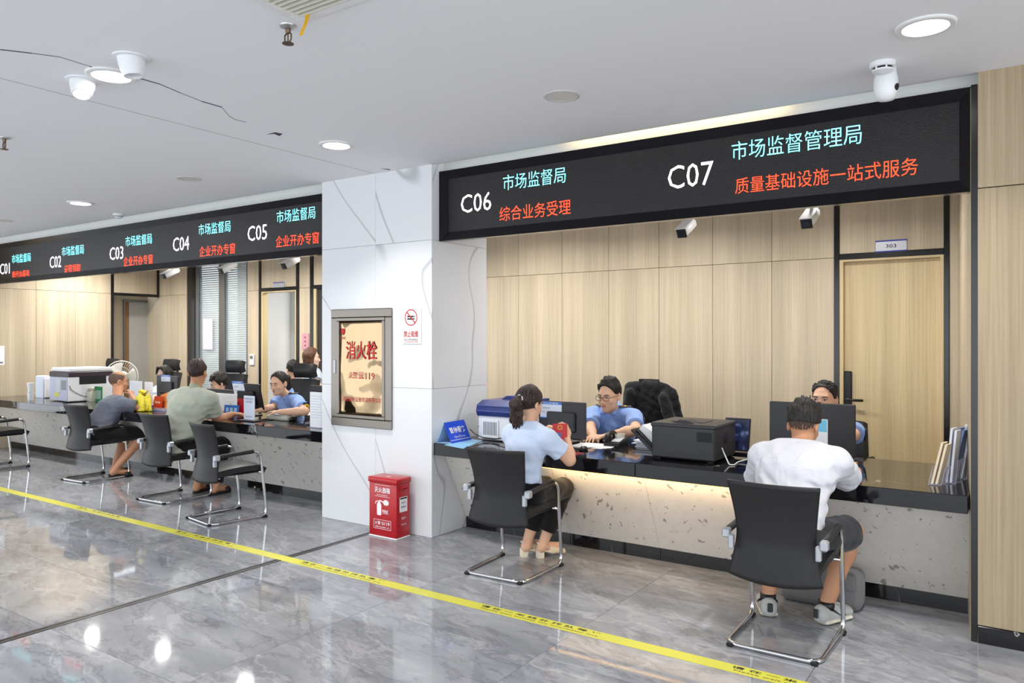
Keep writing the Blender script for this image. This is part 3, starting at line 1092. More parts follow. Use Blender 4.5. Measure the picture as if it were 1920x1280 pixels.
ob('ribbon', MB().sheet(lambda a, b: Vector((rp.x - 0.012 + 0.024 * a + 0.006 * math.sin(5 * b), rp.y + 0.01 - 0.03 * b, CZ - 0.012 - 0.10 * b)), 2, 8, 0.001), pm('yellow_ribbon', (236, 178, 20), 0.5), t, 1)


def bullet(u, v, label, k):
    p = PY(u, v, 5.6)
    t = root('bullet_camera', (p.x, p.y, 2.95), label, 'camera', 'white bullet cameras hanging over the counters')
    d = Vector((-0.05, -0.86, -0.48)).normalized()
    s = Vector((0, 0, 1)).cross(d).normalized()
    up = d.cross(s)
    c = p
    ob('housing', MB().obox(c, s, up, d, 0.08, 0.075, 0.22, 0.018), PLW, t, 0.8)
    ob('front_face', MB().obox(c + d * 0.112, s, up, d, 0.078, 0.072, 0.01, 0.012), PLK, t, 0.6)
    ob('lens', MB().obox(c + d * 0.118, s, up, d, 0.04, 0.04, 0.006, 0.006), pm('lens_glass', (38, 40, 52), 0.1), t, 0.6)
    ob('sun_hood', MB().obox(c + up * 0.0425 + d * 0.012, s, up, d, 0.088, 0.007, 0.235, 0.003), PLW, t)
    b = c - d * 0.05 + up * 0.04
    ob('bracket', MB().tube([b, b + Vector((0, 0.02, 0.06)), (b.x, b.y + 0.02, 2.95)], 0.014, 10, fillet=0.02).lathe([(0.045, 0), (0.045, -0.012), (0.02, -0.018)], (b.x, b.y + 0.02, 2.95), 20), PLW, t, 0.8)


for i, (u, v, l) in enumerate(((1288, 427, 'white bullet camera hanging above the wooden panels between C06 and C07'),
                               (1520, 408, 'white bullet camera hanging left of the door 303 frame'),
                               (321, 511, 'leftmost white bullet camera of the left counter, under C03'),
                               (428, 501, 'white bullet camera in front of the glazed blinds, under C04'),
                               (546, 491, 'white bullet camera over the open doorway, under C05'))):
    bullet(u, v, l, i)

# ------------------------------------------------------------------ things on the pillar
hx0, hx1, hz0, hz1 = -5.125, -4.399, 0.843, 1.865
t = root('fire_hydrant_cabinet', ((hx0 + hx1) / 2, YF, hz0), 'dented steel fire hydrant cabinet door set in the white pillar', 'hydrant cabinet')
fw = 0.075
for a, b in (((hx0, hz0), (hx1, hz0 + fw)), ((hx0, hz1 - fw), (hx1, hz1)), ((hx0, hz0 + fw), (hx0 + fw, hz1 - fw)), ((hx1 - fw, hz0 + fw), (hx1, hz1 - fw))):
    ob('frame', MB().box((a[0], YF - 0.022, a[1]), (b[0], YF - 0.0005, b[1]), 0.006), STEEL, t)
ix0, ix1, iz0, iz1 = hx0 + fw, hx1 - fw, hz0 + fw, hz1 - fw
mb = MB()
for a, b in (((ix0, iz0), (ix1, iz0 + 0.03)), ((ix0, iz1 - 0.03), (ix1, iz1)), ((ix0, iz0 + 0.03), (ix0 + 0.03, iz1 - 0.03)), ((ix1 - 0.03, iz0 + 0.03), (ix1, iz1 - 0.03))):
    mb.box((a[0], YF - 0.027, a[1]), (b[0], YF - 0.001, b[1]), 0.004)
ob('door_frame', mb, STEEL, t)
random.seed(3)
ob('steel_sheet', MB().sheet(lambda a, b: Vector((ix0 + 0.03 + (ix1 - ix0 - 0.06) * a, YF - 0.012 + 0.003 * math.sin(7 * a + 2) * math.sin(9 * b + 1), iz0 + 0.03 + (iz1 - iz0 - 0.06) * b)), 24, 32, 0.002), STEELW, t, 4)
ob('lock_plate', MB().box((hx0 + 0.04, YF - 0.03, 1.30), (hx0 + 0.065, YF - 0.02, 1.42), 0.003), SILV, t)


def onp(u, v, y=YF - 0.0165):
    return PY(u, v, y)


text('消火栓', 0.37, 0.16, onp(677, 656.5), XV, ZV, REDT, t, bold=0.012)
text('火警', 0.10, 0.06, onp(661, 703), XV, ZV, REDT, t)
text('☎', 0.075, 0.06, onp(676, 703.5), XV, ZV, REDT, t)
text('119', 0.11, 0.058, onp(693.5, 705), XV, ZV, REDT, t)
text('消防器材设备制造有限公司', 0.46, 0.042, onp(677, 749), XV, ZV, REDT, t)
c = onp(643, 622)
ob('emblem', MB().prism([c + Vector(q) for q in ((-0.022, 0, 0.03), (-0.022, 0, -0.008), (0, 0, -0.03), (0.022, 0, -0.008), (0.022, 0, 0.03))], (0, 0.0008, 0)), REDT, t)
text('联城', 0.055, 0.024, onp(643, 633.5), XV, ZV, REDT, t)

p0, p1 = Vector((-4.286, YF, 1.564)), Vector((-4.082, YF, 1.863))
t = root('no_smoking_sign', ((p0.x + p1.x) / 2, YF, p0.z), 'white no smoking notice board with red crossed ring on the pillar', 'sign')
ob('board', MB().box((p0.x, YF - 0.008, p0.z), (p1.x, YF - 0.0005, p1.z), 0.003), WHT, t)
yc = YF - 0.009
c = onp(770.5, 595, yc)
ob('ring', MB().lathe([(0.06, 0), (0.068, 0), (0.068, 0.0008), (0.06, 0.0008), (0.06, 0)], c, 36, (0, -1, 0), cap=False), REDT, t)
ob('slash', MB().obox(c + Vector((0, -0.0012, 0)), Vector((1, 0, -1)).normalized(), Vector((1, 0, 1)).normalized(), Vector((0, -1, 0)), 0.124, 0.009, 0.0008), REDT, t)
mb = MB()
for dz in (0.008, -0.012):
    mb.box((c.x - 0.04, yc - 0.0006, c.z + dz - 0.006), (c.x + 0.03, yc, c.z + dz + 0.006))
    mb.box((c.x + 0.034, yc - 0.0006, c.z + dz - 0.006), (c.x + 0.042, yc, c.z + dz + 0.006))
ob('cigarette_mark', mb, BLKT, t)
text('禁止吸烟', 0.155, 0.052, onp(770.5, 626, yc), XV, ZV, REDT, t, bold=0.01)
text('NO SMOKING', 0.15, 0.014, onp(770.5, 636.5, yc), XV, ZV, BLKT, t)
text('公共场所请勿吸烟', 0.15, 0.013, onp(770.5, 640.5, yc), XV, ZV, REDT, t)

# extinguisher box
bx0, bx1, by0, by1, bz = -4.462, -4.152, 4.485, 4.66, 0.485
t = root('fire_extinguisher_box', ((bx0 + bx1) / 2, (by0 + by1) / 2, 0), 'red fire extinguisher box standing on the floor against the pillar', 'extinguisher box')
mb = MB().box((bx0 + 0.004, by0 + 0.004, 0.01), (bx1 - 0.004, by1 - 0.004, bz - 0.04), 0.012, seg=3)
mb.mi = 1
mb.box((bx0 + 0.002, by0 + 0.002, 0.0), (bx1 - 0.002, by1 - 0.002, 0.012), 0.006)
ob('box_body', mb, [RED, WHT], t, 0.6)
ob('lid', MB().box((bx0 - 0.004, by0 - 0.004, bz - 0.045), (bx1 + 0.004, by1 + 0.004, bz), 0.012, seg=3), RED, t, 0.6)
yb_ = by0 + 0.0035
fx = (bx0 + bx1) / 2
text('灭火器箱', 0.17, 0.046, (fx, yb_, 0.385), XV, ZV, WHT, t, bold=0.012)
text('FIRE EXTINGUISHER BOX', 0.12, 0.009, (fx, yb_, 0.345), XV, ZV, WHT, t)
for z in (0.425, 0.332):
    ob('printed_rule', MB().box((fx - 0.085, yb_ - 0.001, z - 0.001), (fx + 0.085, yb_ + 0.002, z + 0.001)), WHT, t)
ex = fx - 0.035
mb = MB()
mb.prism([(ex - 0.024 + 0.048 * a, yb_ - 0.0008, z) for a, z in ((0, 0.19), (0.1, 0.18), (0.9, 0.18), (1, 0.19), (1, 0.265), (0.75, 0.285), (0.62, 0.29), (0.62, 0.30), (0.38, 0.30), (0.38, 0.29), (0.25, 0.285), (0, 0.265))][::-1], (0, 0.0006, 0))
ob('extinguisher_mark', mb, WHT, t)
ob('hose_mark', MB().tube([(ex - 0.012, yb_, 0.293), (ex - 0.034, yb_, 0.288), (ex - 0.04, yb_, 0.27)], 0.004, 6).tube([(ex + 0.008, yb_, 0.298), (ex + 0.035, yb_, 0.292), (ex + 0.05, yb_, 0.286)], 0.0045, 6), WHT, t)
fl_ = []
for k in range(20):
    a = 2 * math.pi * k / 20
    r = 0.034 if k % 2 else 0.023
    fl_.append((ex + 0.075 + 1.1 * r * math.cos(a), yb_ - 0.0008, 0.287 + 0.8 * r * math.sin(a)))
ob('flame_mark', MB().prism(fl_[::-1], (0, 0.0006, 0)), WHT, t)
text('FIRE', 0.062, 0.026, (ex + 0.068, yb_ - 0.0005, 0.215), XV, ZV, WHT, t, bold=0.02)
ob('printed_rule', MB().box((ex + 0.037, yb_ - 0.001, 0.196), (ex + 0.099, yb_ + 0.002, 0.1975)), WHT, t)
text('火警', 0.062, 0.03, (fx - 0.05, yb_, 0.118), XV, ZV, WHT, t, bold=0.01)
text('☎', 0.034, 0.028, (fx + 0.005, yb_, 0.118), XV, ZV, WHT, t)
text('119', 0.055, 0.03, (fx + 0.053, yb_, 0.118), XV, ZV, WHT, t, bold=0.02)
text('FIRE ALARM 119', 0.15, 0.013, (fx, yb_, 0.087), XV, ZV, WHT, t, bold=0.01)
mb = MB()
for a, b in (((-0.092, 0.07), (0.092, 0.0725)), ((-0.092, 0.1425), (0.092, 0.145)), ((-0.094, 0.072), (-0.0915, 0.143)), ((0.0915, 0.072), (0.094, 0.143))):
    mb.box((fx + a[0], yb_ - 0.001, a[1]), (fx + b[0], yb_ + 0.002, b[1]))
ob('printed_border', mb, WHT, t)
xs_ = bx1 - 0.0035
my = (by0 + by1) / 2
ob('carry_handle', MB().tube([(xs_, my - 0.045, 0.40), (xs_ + 0.012, my - 0.04, 0.412), (xs_ + 0.012, my + 0.04, 0.412), (xs_, my + 0.045, 0.40), (xs_ + 0.012, my + 0.02, 0.392), (xs_ + 0.012, my - 0.02, 0.392)], 0.005, 6, True), RED, t, 3)
ob('instruction_sticker', MB().box((xs_ - 0.002, my - 0.045, 0.215), (xs_ + 0.001, my + 0.045, 0.335)), WHT, t)
ob('sticker_header', MB().box((xs_, my - 0.04, 0.318), (xs_ + 0.0016, my + 0.04, 0.33)), BLKT, t)
text('使用方法', 0.05, 0.014, (xs_ + 0.0005, my, 0.29), YV, ZV, BLKT, t)
text('提拔握压', 0.06, 0.016, (xs_ + 0.0005, my, 0.255), YV, ZV, BLKT, t)
text('检查卡', 0.05, 0.02, (xs_, my, 0.165), YV, ZV, WHT, t)
text('干粉灭火器', 0.06, 0.013, (xs_, my, 0.115), YV, ZV, WHT, t)
for k in range(3):
    text('灭火器箱', 0.052, 0.03, (fx - 0.08 + 0.08 * k, my - 0.02 + 0.0 * k, bz), XV, YV, PAPER, t) if k == 1 else None

# ------------------------------------------------------------------ door plates, small wall things
for (u, v, s, lb) in ((1671, 461, '303', 'silver and blue door plate reading 303 above the wooden door'),
                      (523, 535.5, '301', 'small silver and blue door plate above the open doorway on the left')):
    p = PY(u, v, YB)
    w = 0.255 if s == '303' else 0.25
    t = root('door_plate', (p.x, YB, p.z), lb, 'door plate', 'number plates above the doors')
    ob('plate', MB().box((p.x - w / 2, YB - 0.010, p.z - 0.055), (p.x + w / 2, YB - 0.0005, p.z + 0.055), 0.003), SILV, t)
    for dz in (-0.047, 0.047):
        ob('blue_band', MB().box((p.x - w / 2, YB - 0.0112, p.z + dz - 0.006), (p.x + w / 2, YB - 0.009, p.z + dz + 0.006)), pm('plate_blue', (30, 50, 170), 0.4), t)
    if s == '303':
        text('303', 0.085, 0.032, (p.x, YB - 0.0105, p.z), XV, ZV, BLKT, t, bold=0.005)
p = PY(473.5, 674, YB)
t = root('thermostat', (p.x, YB, p.z), 'white thermostat on the wooden wall left of the open doorway', 'thermostat')
ob('cover', MB().box((p.x - 0.055, YB - 0.022, p.z - 0.085), (p.x + 0.055, YB - 0.0005, p.z + 0.085), 0.006), PLW, t)
ob('display', MB().box((p.x - 0.035, YB - 0.0235, p.z + 0.01), (p.x + 0.035, YB - 0.02, p.z + 0.06)), pm('lcd', (110, 122, 120), 0.3), t)
p = PY(573.5, 640, YB)
t = root('switch_plate', (p.x, YB, p.z), 'pink wall plate right of the open doorway on the left', 'wall plate')
ob('plate', MB().box((p.x - 0.075, YB - 0.012, p.z - 0.12), (p.x + 0.075, YB - 0.0005, p.z + 0.12), 0.004), pm('pink_plate', (206, 150, 158), 0.5), t)
for dz in (-0.06, 0, 0.06):
    ob('socket_hole', MB().lathe([(0.012, 0), (0.012, 0.002)], (p.x, YB - 0.012, p.z + dz), 12, (0, -1, 0)), PLK, t)

# ------------------------------------------------------------------ visitor chairs


def visitor_chair():
    t = root('visitor_chair', (0, 0, 0), 'x', 'chair', 'black cantilever visitor chairs at the counters')

    def back(a, b):
        u = 2 * a - 1
        z = 0.365 + 0.50 * b
        w = 0.198 + (0.040 * ((0.45 - b) / 0.45) ** 1.5 if b < 0.45 else 0.034 * ((b - 0.45) / 0.55) ** 1.4)
        y = -0.215 - 0.075 * max(b - 0.35, 0) ** 1.2 * 1.6 - 0.035 * math.cos(b * 3.3) * (1 - b) + 0.045 * u * u
        z -= 0.02 * (1 - u * u) * (1 - b) ** 2
        return Vector((u * w, y, z))
    mb = MB().sheet(back, 20, 24, 0.016)
    ob('backrest', mb, MESHB, t, 4)
    ob('back_seam', MB().tube([back(a / 10, 0.965) + Vector((0, -0.0085, 0)) for a in range(11)], 0.003, 6), MESHB, t, 3)

    def seat(a, b):
        u = 2 * a - 1
        y = -0.20 + 0.45 * b
        z = 0.445 + 0.02 * math.sin(b * math.pi * 0.8) - 0.028 * max(0, b - 0.86) / 0.14 - 0.012 * u ** 4
        return Vector((u * 0.222, y, z))
    ob('seat', MB().sheet(seat, 16, 18, 0.052), LEATHER, t, 1.0)
    ob('seat_pan', MB().box((-0.2, -0.19, 0.404), (0.2, 0.215, 0.418), 0.004), PLK, t)
    R = 0.0125
    x = 0.245
    path = [(-x, -0.215, 0.585), (-x, 0.185, 0.605), (-x, 0.252, 0.0145), (-x + 0.012, -0.265, 0.0145),
            (x - 0.012, -0.265, 0.0145), (x, 0.252, 0.0145), (x, 0.185, 0.605), (x, -0.215, 0.585)]
    ob('frame', MB().tube(path, R, 10, fillet=0.075, fs=6), CHROME, t, 3)
    ob('seat_rail', MB().tube([(-x, 0.205, 0.41), (x, 0.205, 0.41)], 0.010, 8), CHROME, t, 3)
    ob('seat_rail', MB().tube([(-0.2, -0.17, 0.395), (0.2, -0.17, 0.395)], 0.010, 8), CHROME, t, 3)
    for s in (-1, 1):
        ob('arm_pad', MB().tube([(s * x, -0.19, 0.590), (s * x, 0.02, 0.601), (s * x, 0.12, 0.606)], [0.019, 0.019], 10), LEATHER, t, 1.0)
        ob('arm_joint', MB().box((s * x - 0.02, -0.245, 0.556), (s * x + 0.02, -0.19, 0.606), 0.008).box((s * 0.205, -0.235, 0.50), (s * 0.232, -0.205, 0.575), 0.005), SILV, t)
        ob('glide', MB().box((s * x - 0.018, 0.205, 0.0), (s * x + 0.018, 0.255, 0.02), 0.006), RUBBER, t)
        ob('glide', MB().box((s * 0.21 - 0.018, -0.282, 0.0), (s * 0.21 + 0.018, -0.25, 0.02), 0.006), RUBBER, t)
    return t


vc = visitor_chair()
for i, (x, y, r, l) in enumerate(((-2.965, 4.395, 2.5, 'black visitor chair with the ponytailed woman in pale blue on it'),
                                  (-1.075, 4.19, 0.0, 'black visitor chair with the man in the white tee on it'),
                                  (-8.90, 4.57, 4, 'black visitor chair with the balding man in grey on it'),
                                  (-7.15, 4.46, 3, 'black visitor chair with the man in the sage polo shirt on it'),
                                  (-5.96, 4.225, -9, 'empty black visitor chair left of the marble pillar'),
                                  (-10.66, 4.27, 0, 'empty black visitor chair cut by the left edge of the photo'))):
    c = vc if i == 0 else copy_tree(vc)
    c.location = (x, y, 0)
    c.rotation_euler = (0, 0, math.radians(r))
    c['label'] = l

# ------------------------------------------------------------------ office chairs behind the counters


def office_chair(headrest, bh=0.58):
    t = root('office_chair', (0, 0, 0), 'x', 'chair', 'black swivel office chairs behind the counters')
    ob('seat', MB().box((-0.25, -0.22, 0.43), (0.25, 0.26, 0.51), 0.035, seg=3), LEATHER, t, 1.0)
    ob('backrest', MB().sheet(lambda a, b: Vector(((2 * a - 1) * (0.235 - 0.03 * b * b), -0.25 - 0.10 * b + 0.05 * (2 * a - 1) ** 2 + 0.03 * math.sin(b * 3), 0.52 + bh * b)), 14, 14, 0.06), LEATHER, t, 1.0)
    if headrest:
        ob('headrest', MB().sheet(lambda a, b: Vector(((2 * a - 1) * 0.165, -0.35 + 0.05 * (2 * a - 1) ** 2 + 0.025 * math.sin(b * 3.1), 1.13 + 0.16 * b)), 12, 8, 0.055), LEATHER, t, 1.2)
        ob('headrest_post', MB().tube([(0, -0.40, 1.0), (0, -0.40, 1.2)], 0.015, 8), PLK, t, 3)
    ob('gas_column', MB().lathe([(0.03, 0.12), (0.03, 0.30), (0.022, 0.30), (0.022, 0.43)], (0, 0, 0), 14), CHROME, t, 0.6)
    for k in range(5):
        a = 2 * math.pi * k / 5
        e = Vector((math.cos(a) * 0.29, math.sin(a) * 0.29, 0.07))
        ob('base_leg', MB().tube([(0, 0, 0.12), e], [0.026, 0.016], 8), PLK, t, 3)
        ob('caster', MB().lathe([(0.03, -0.02), (0.03, 0.02)], e + Vector((0, 0, -0.04)), 12, (-math.sin(a), math.cos(a), 0)), RUBBER, t, 0.6)
    for s in (-1, 1):
        ob('armrest', MB().tube([(s * 0.26, -0.12, 0.46), (s * 0.30, -0.12, 0.66), (s * 0.30, 0.14, 0.67)], 0.018, 8, fillet=0.04), PLK, t, 3)
    return t


oc = office_chair(False)
och = office_chair(True)
ocl = office_chair(False, 0.40)


def put(src, first, x, y, r, l):
    c = src if first else copy_tree(src)
    c.location = (x, y, 0)
    c.rotation_euler = (0, 0, math.radians(r))
    c['label'] = l
    return c


p = PY(1198, 760, 6.55)
put(oc, True, p.x, 6.5, 186, 'black office chair with a black jacket hung on it behind the C06 officer')
p = PY(1566, 800, 6.7)
put(ocl, True, p.x, 6.5, 178, 'black office chair of the officer behind the large C07 monitor')
p = PY(452, 712, 6.9)
put(och, True, p.x, 6.55, 190, 'black office chair whose headrest shows above the tilted C04 monitor')
p = PY(584, 713, 6.5)
put(och, False, p.x, 6.15, 190, 'black office chair with headrest beside the pillar, right of the policewoman')
p = PY(330, 704, 6.75)
put(och, False, p.x, 6.4, 185, 'black office chair with headrest behind the long haired woman')
p = PY(218, 696, 6.45)
put(och, False, p.x, 6.1, 178, 'black office chair with headrest showing above the balding man')

# ------------------------------------------------------------------ desk equipment, right counter
ZC = 0.763


def monitor(name_label, x0, x1, z0, z1, y, sticker=None, tilt=0.0, rz=0.0, mat=None, base=True, flat=False):
    z0 = max(z0, ZC + 0.035)
    cx, w, h, zc = (x0 + x1) / 2, x1 - x0, z1 - z0, (z0 + z1) / 2
    t = root('monitor', (cx, y, ZC), name_label, 'monitor', 'computer monitors seen from behind', rotz=rz)
    r = Vector((math.cos(rz), math.sin(rz), 0))
    n = Vector((math.sin(rz), -math.cos(rz), 0))          # towards the customers
    ct, st = math.cos(tilt), math.sin(tilt)
    u = Vector((0, 0, 1)) * ct + n * -st * -1
    u.normalize()
    nn = r.cross(u) * 1
    nn = nn if nn.dot(n) > 0 else -nn
    c = Vector((cx, y, zc))
    m = mat or PLK2
    ob('housing', MB().obox(c, r, u, nn, w, h, 0.022, 0.006), m, t, 0.5)
    if not flat:
        ob('back_bulge', MB().obox(c + nn * 0.022 - u * h * 0.05, r, u, nn, w * 0.6, h * 0.55, 0.03, 0.012), m, t, 0.5)
    ob('vent_slot', MB().obox(c + nn * 0.0112 + u * h * 0.42, r, u, nn, w * 0.8, 0.005, 0.002), PLK, t)
    ob('screen', MB().obox(c - nn * 0.0115, r, u, nn, w * 0.95, h * 0.92, 0.002), pm('lit_screen', (30, 34, 40), 0.2, emit=(190, 205, 225), es=0.6), t)
    if base:
        b = Vector((cx, y, 0)) - n * 0.02
        ob('stand_neck', MB().obox(Vector((b.x, b.y, (ZC + z0) / 2 + 0.03)), r, ZV, n, 0.06, max(z0 - ZC, 0.05) + 0.08, 0.02, 0.004), m, t)
        ob('stand_base', MB().obox(Vector((b.x, b.y, ZC + 0.006)), r, ZV, n, min(0.24, w * 0.5), 0.012, 0.17, 0.005), m, t)
    if sticker:
        a, sw, sh, dz = sticker
        sc = c + r * a + u * dz + nn * 0.0125
        ob('service_card', MB().obox(sc, r, u, nn, sw, sh, 0.001), PAPERB, t)
        ob('card_header', MB().obox(sc + u * (sh * 0.42) + nn * 0.0008, r, u, nn, sw, sh * 0.16, 0.0006), BLUT, t)
        ob('card_footer', MB().obox(sc - u * (sh * 0.47) + nn * 0.0008, r, u, nn, sw, sh * 0.06, 0.0006), BLUT, t)
        text('为人民服务', sw * 0.7, sh * 0.1, sc + u * (sh * 0.42) + nn * 0.0012, r, u, WHT, t, ex=0.0004)
        text('监督岗', sw * 0.35, sh * 0.1, sc + u * (sh * 0.12) - r * sw * 0.22 + nn * 0.0008, r, u, GRYT, t, ex=0.0004)
        text('窗口人员', sw * 0.4, sh * 0.1, sc - u * (sh * 0.12) - r * sw * 0.2 + nn * 0.0008, r, u, GRYT, t, ex=0.0004)
    return t


def span(u0, u1, v0, v1, y):
    um = (u0 + u1) / 2
    return PY(u0, v0, y).x, PY(u1, v0, y).x, PY(um, v1, y).z, PY(um, v0, y).z


x0, x1, z0, z1 = span(1011, 1099, 752.5, 823, 5.35)
monitor('dark monitor with a blue and white service card, in front of the ponytailed woman', x0, x1, z0, z1, 5.35, (-0.10, 0.205, 0.135, 0.075))
x0, x1, z0, z1 = span(1443.5, 1604.5, 755, 853, 5.40)
mt = monitor('large black monitor in front of the man in the white tee', x0, x1, z0, z1, 5.40, None, base=False, mat=PLK2, flat=True)
cx = (x0 + x1) / 2
ob('stand_neck', MB().box((cx - 0.035, 5.415, ZC), (cx + 0.035, 5.435, z0 + 0.12), 0.004), PLK, mt)
ob('stand_base', MB().box((x1 - 0.12, 5.36, ZC), (x1 - 0.002, 5.50, ZC + 0.02), 0.003), pm('wood_block', (176, 112, 66), 0.5), mt)
ob('stand_foot', MB().box((cx - 0.13, 5.34, ZC), (cx + 0.13, 5.52, ZC + 0.014), 0.004), PLK, mt)
pp = PY(1540, 810, 5.36)
ob('service_card', MB().box((pp.x - 0.045, 5.384, pp.z - 0.085), (pp.x + 0.035, 5.3875, pp.z + 0.085)), PAPER, mt)
ob('card_header', MB().box((pp.x - 0.043, 5.3832, pp.z + 0.0), (pp.x + 0.03, 5.3842, pp.z + 0.08)), pm('cyan_print', (120, 200, 232), 0.5), mt)

# black laser printer
a0, b0 = -2.2, -1.74
t = root('laser_printer', ((a0 + b0) / 2, 5.22, ZC), 'black laser printer on the counter between the two officers', 'printer')
zt = ZC + 0.255
mb = MB().box((a0, 5.0, ZC + 0.008), (b0, 5.44, zt - 0.012), 0.012)
ob('body', mb, PLK2, t, 0.5)
ob('top_cover', MB().box((a0 - 0.006, 4.995, zt - 0.03), (b0 + 0.004, 5.445, zt), 0.008), PLK2, t, 0.5)
ob('output_recess', MB().box((a0 + 0.09, 5.10, zt - 0.002), (b0 - 0.05, 5.40, zt + 0.001), 0.0), PLK, t)
ob('output_ramp', MB().prism([(a0 + 0.1, 5.12, zt), (b0 - 0.12, 5.12, zt), (b0 - 0.12, 5.3, zt), (a0 + 0.1, 5.3, zt)], (0, 0, 0.004)), PLK2, t)
ob('paper_stop', MB().prism([(a0 + 0.14, 5.05, zt), (a0 + 0.30, 5.05, zt), (a0 + 0.24, 5.05, zt + 0.022), (a0 + 0.19, 5.05, zt + 0.022)], (0, 0.10, 0)), PLK2, t)
ob('side_hatch', MB().box((b0 - 0.13, 4.998, ZC + 0.06), (b0 - 0.01, 5.0, zt - 0.045), 0.0), PLK, t)
ob('tray_slot', MB().box((a0 + 0.12, 4.998, ZC + 0.022), (b0 - 0.08, 5.0005, ZC + 0.05)), PLK, t)
ob('vent_grid', MB().box((b0 - 0.125, 4.9965, zt - 0.115), (b0 - 0.02, 4.9985, zt - 0.05)), RUBBER, t)
ob('maker_mark', MB().lathe([(0.045, 0), (0.045, 0.002)], (b0, 5.22, ZC + 0.155), 24, (1, 0, 0)), PLK, t)
ob('foot', MB().box((a0 + 0.02, 5.02, ZC), (a0 + 0.06, 5.06, ZC + 0.009)), RUBBER, t)
ob('foot', MB().box((b0 - 0.06, 5.02, ZC), (b0 - 0.02, 5.06, ZC + 0.009)), RUBBER, t)
ob('foot', MB().box((a0 + 0.02, 5.38, ZC), (a0 + 0.06, 5.42, ZC + 0.009)), RUBBER, t)
ob('foot', MB().box((b0 - 0.06, 5.38, ZC), (b0 - 0.02, 5.42, ZC + 0.009)), RUBBER, t)
# tilted feed tray on the printer's left side
ob('feed_tray', MB().prism([(a0 - 0.002, 5.04, ZC + 0.05), (a0 - 0.17, 5.04, ZC + 0.19), (a0 - 0.18, 5.04, ZC + 0.178), (a0 - 0.002, 5.04, ZC + 0.022)], (0, 0.36, 0)), PLK, t)
ob('tray_rib', MB().prism([(a0 - 0.03, 5.07, ZC + 0.065), (a0 - 0.15, 5.07, ZC + 0.178), (a0 - 0.15, 5.07, ZC + 0.19), (a0 - 0.03, 5.07, ZC + 0.077)], (0, 0.02, 0)), PLK, t)
st = root('paper_stack', (a0 - 0.13, 5.25, ZC + 0.13), 'white paper loaded in the tilted printer tray', 'paper')
ob('sheets', MB().prism([(a0 - 0.03, 5.12, ZC + 0.075), (a0 - 0.15, 5.12, ZC + 0.182), (a0 - 0.125, 5.12, ZC + 0.215), (a0 - 0.01, 5.12, ZC + 0.15)], (0, 0.21, 0)), PAPER, st)
ps = PZ(1196, 838, ZC)
st = root('paper_stack', (ps.x, 5.3, ZC), 'flat stack of documents on the counter left of the black printer', 'paper')
random.seed(5)
for k in range(7):
    dx, dy = random.uniform(-0.02, 0.02), random.uniform(-0.02, 0.02)
    ob('document', MB().box((a0 - 0.34 + dx, 5.44 + dy, ZC + 0.008 * k), (a0 - 0.07 + dx, 5.74 + dy, ZC + 0.008 * k + 0.007)), PAPER if k % 3 else PAPERB, st)
# white cable by the printer
cp = [(b0, 5.14, ZC + 0.09), (b0 + 0.05, 5.06, ZC + 0.05), (b0 + 0.10, 4.99, ZC + 0.006), (b0 + 0.13, 5.0, ZC + 0.005), (b0 + 0.12, 5.08, ZC + 0.005), (b0 + 0.11, 5.14, ZC + 0.005), (b0 + 0.16, 5.2, ZC + 0.02), (b0 + 0.14, 5.3, ZC + 0.004)]
cb = root('cable', (b0 + 0.1, 5.1, ZC), 'white cable trailing from the right side of the black printer', 'cable')
ob('cord', MB().tube(cp, 0.0045, 6, fillet=0.03), PLW, cb, 3)

# laptop-like display with a dark picture
x0, x1, z0, z1 = span(1365, 1400, 786, 842, 5.50)
t = root('tablet_computer', ((x0 + x1) / 2, 5.5, ZC), 'small dark display with a blue picture, right of the black printer', 'display')
r_, u_, n_ = XV, Vector((0, 0.2, 0.98)).normalized(), Vector((0, -0.98, 0.2)).normalized()
c_ = Vector(((x0 + x1) / 2, 5.5, (z0 + z1) / 2))
ob('panel', MB().obox(c_, r_, u_, n_, x1 - x0 + 0.05, z1 - z0 + 0.02, 0.012, 0.004), PLK, t)
ob('picture', MB().obox(c_ + n_ * 0.0068, r_, u_, n_, x1 - x0 + 0.03, z1 - z0, 0.001), screen_picture('dark_picture'), t)
ob('keyboard_deck', MB().box((x0 + 0.01, 5.50, ZC), (x1 + 0.10, 5.72, ZC + 0.018), 0.004), PLK, t)

# blue and white copier by the pillar
k0, k1, ky0, ky1 = -3.80, -3.42, 5.10, 5.62
t = root('copier', ((k0 + k1) / 2, 5.3, ZC), 'white copier with a navy blue lid beside the pillar on the C06 counter', 'copier')
zb = ZC + 0.205
ob('body', MB().box((k0 + 0.0, ky0, ZC + 0.006), (k1, ky1, zb), 0.008), PLW, t)
ob('side_metal', MB().box((k0 - 0.012, ky0 + 0.02, ZC + 0.07), (k0 + 0.005, ky1 - 0.05, zb + 0.09), 0.004), PLG, t)
ob('scanner_lid', MB().prism([(k0, ky0 - 0.012, zb), (k0, ky0 - 0.03, zb + 0.035), (k0, ky0 - 0.018, zb + 0.09), (k0, ky0 + 0.06, zb + 0.125), (k0, ky1, zb + 0.125), (k0, ky1, zb)], (k1 - k0, 0, 0)), BLUEP, t)
for z in (zb + 0.042, zb + 0.085):
    ob('lid_groove', MB().box((k0 + 0.01, ky0 - 0.031, z), (k1 - 0.01, ky0 - 0.012, z + 0.004)), pm('navy_light', (96, 108, 168), 0.35), t)
ob('feeder_cover', MB().prism([(k0 + 0.10, ky0 + 0.2, zb + 0.125), (k0 + 0.34, ky0 + 0.2, zb + 0.125), (k0 + 0.29, ky0 + 0.2, zb + 0.155), (k0 + 0.15, ky0 + 0.2, zb + 0.155)], (0, 0.22, 0)), BLUEP, t)
g0 = PY(920, 806, ky0)
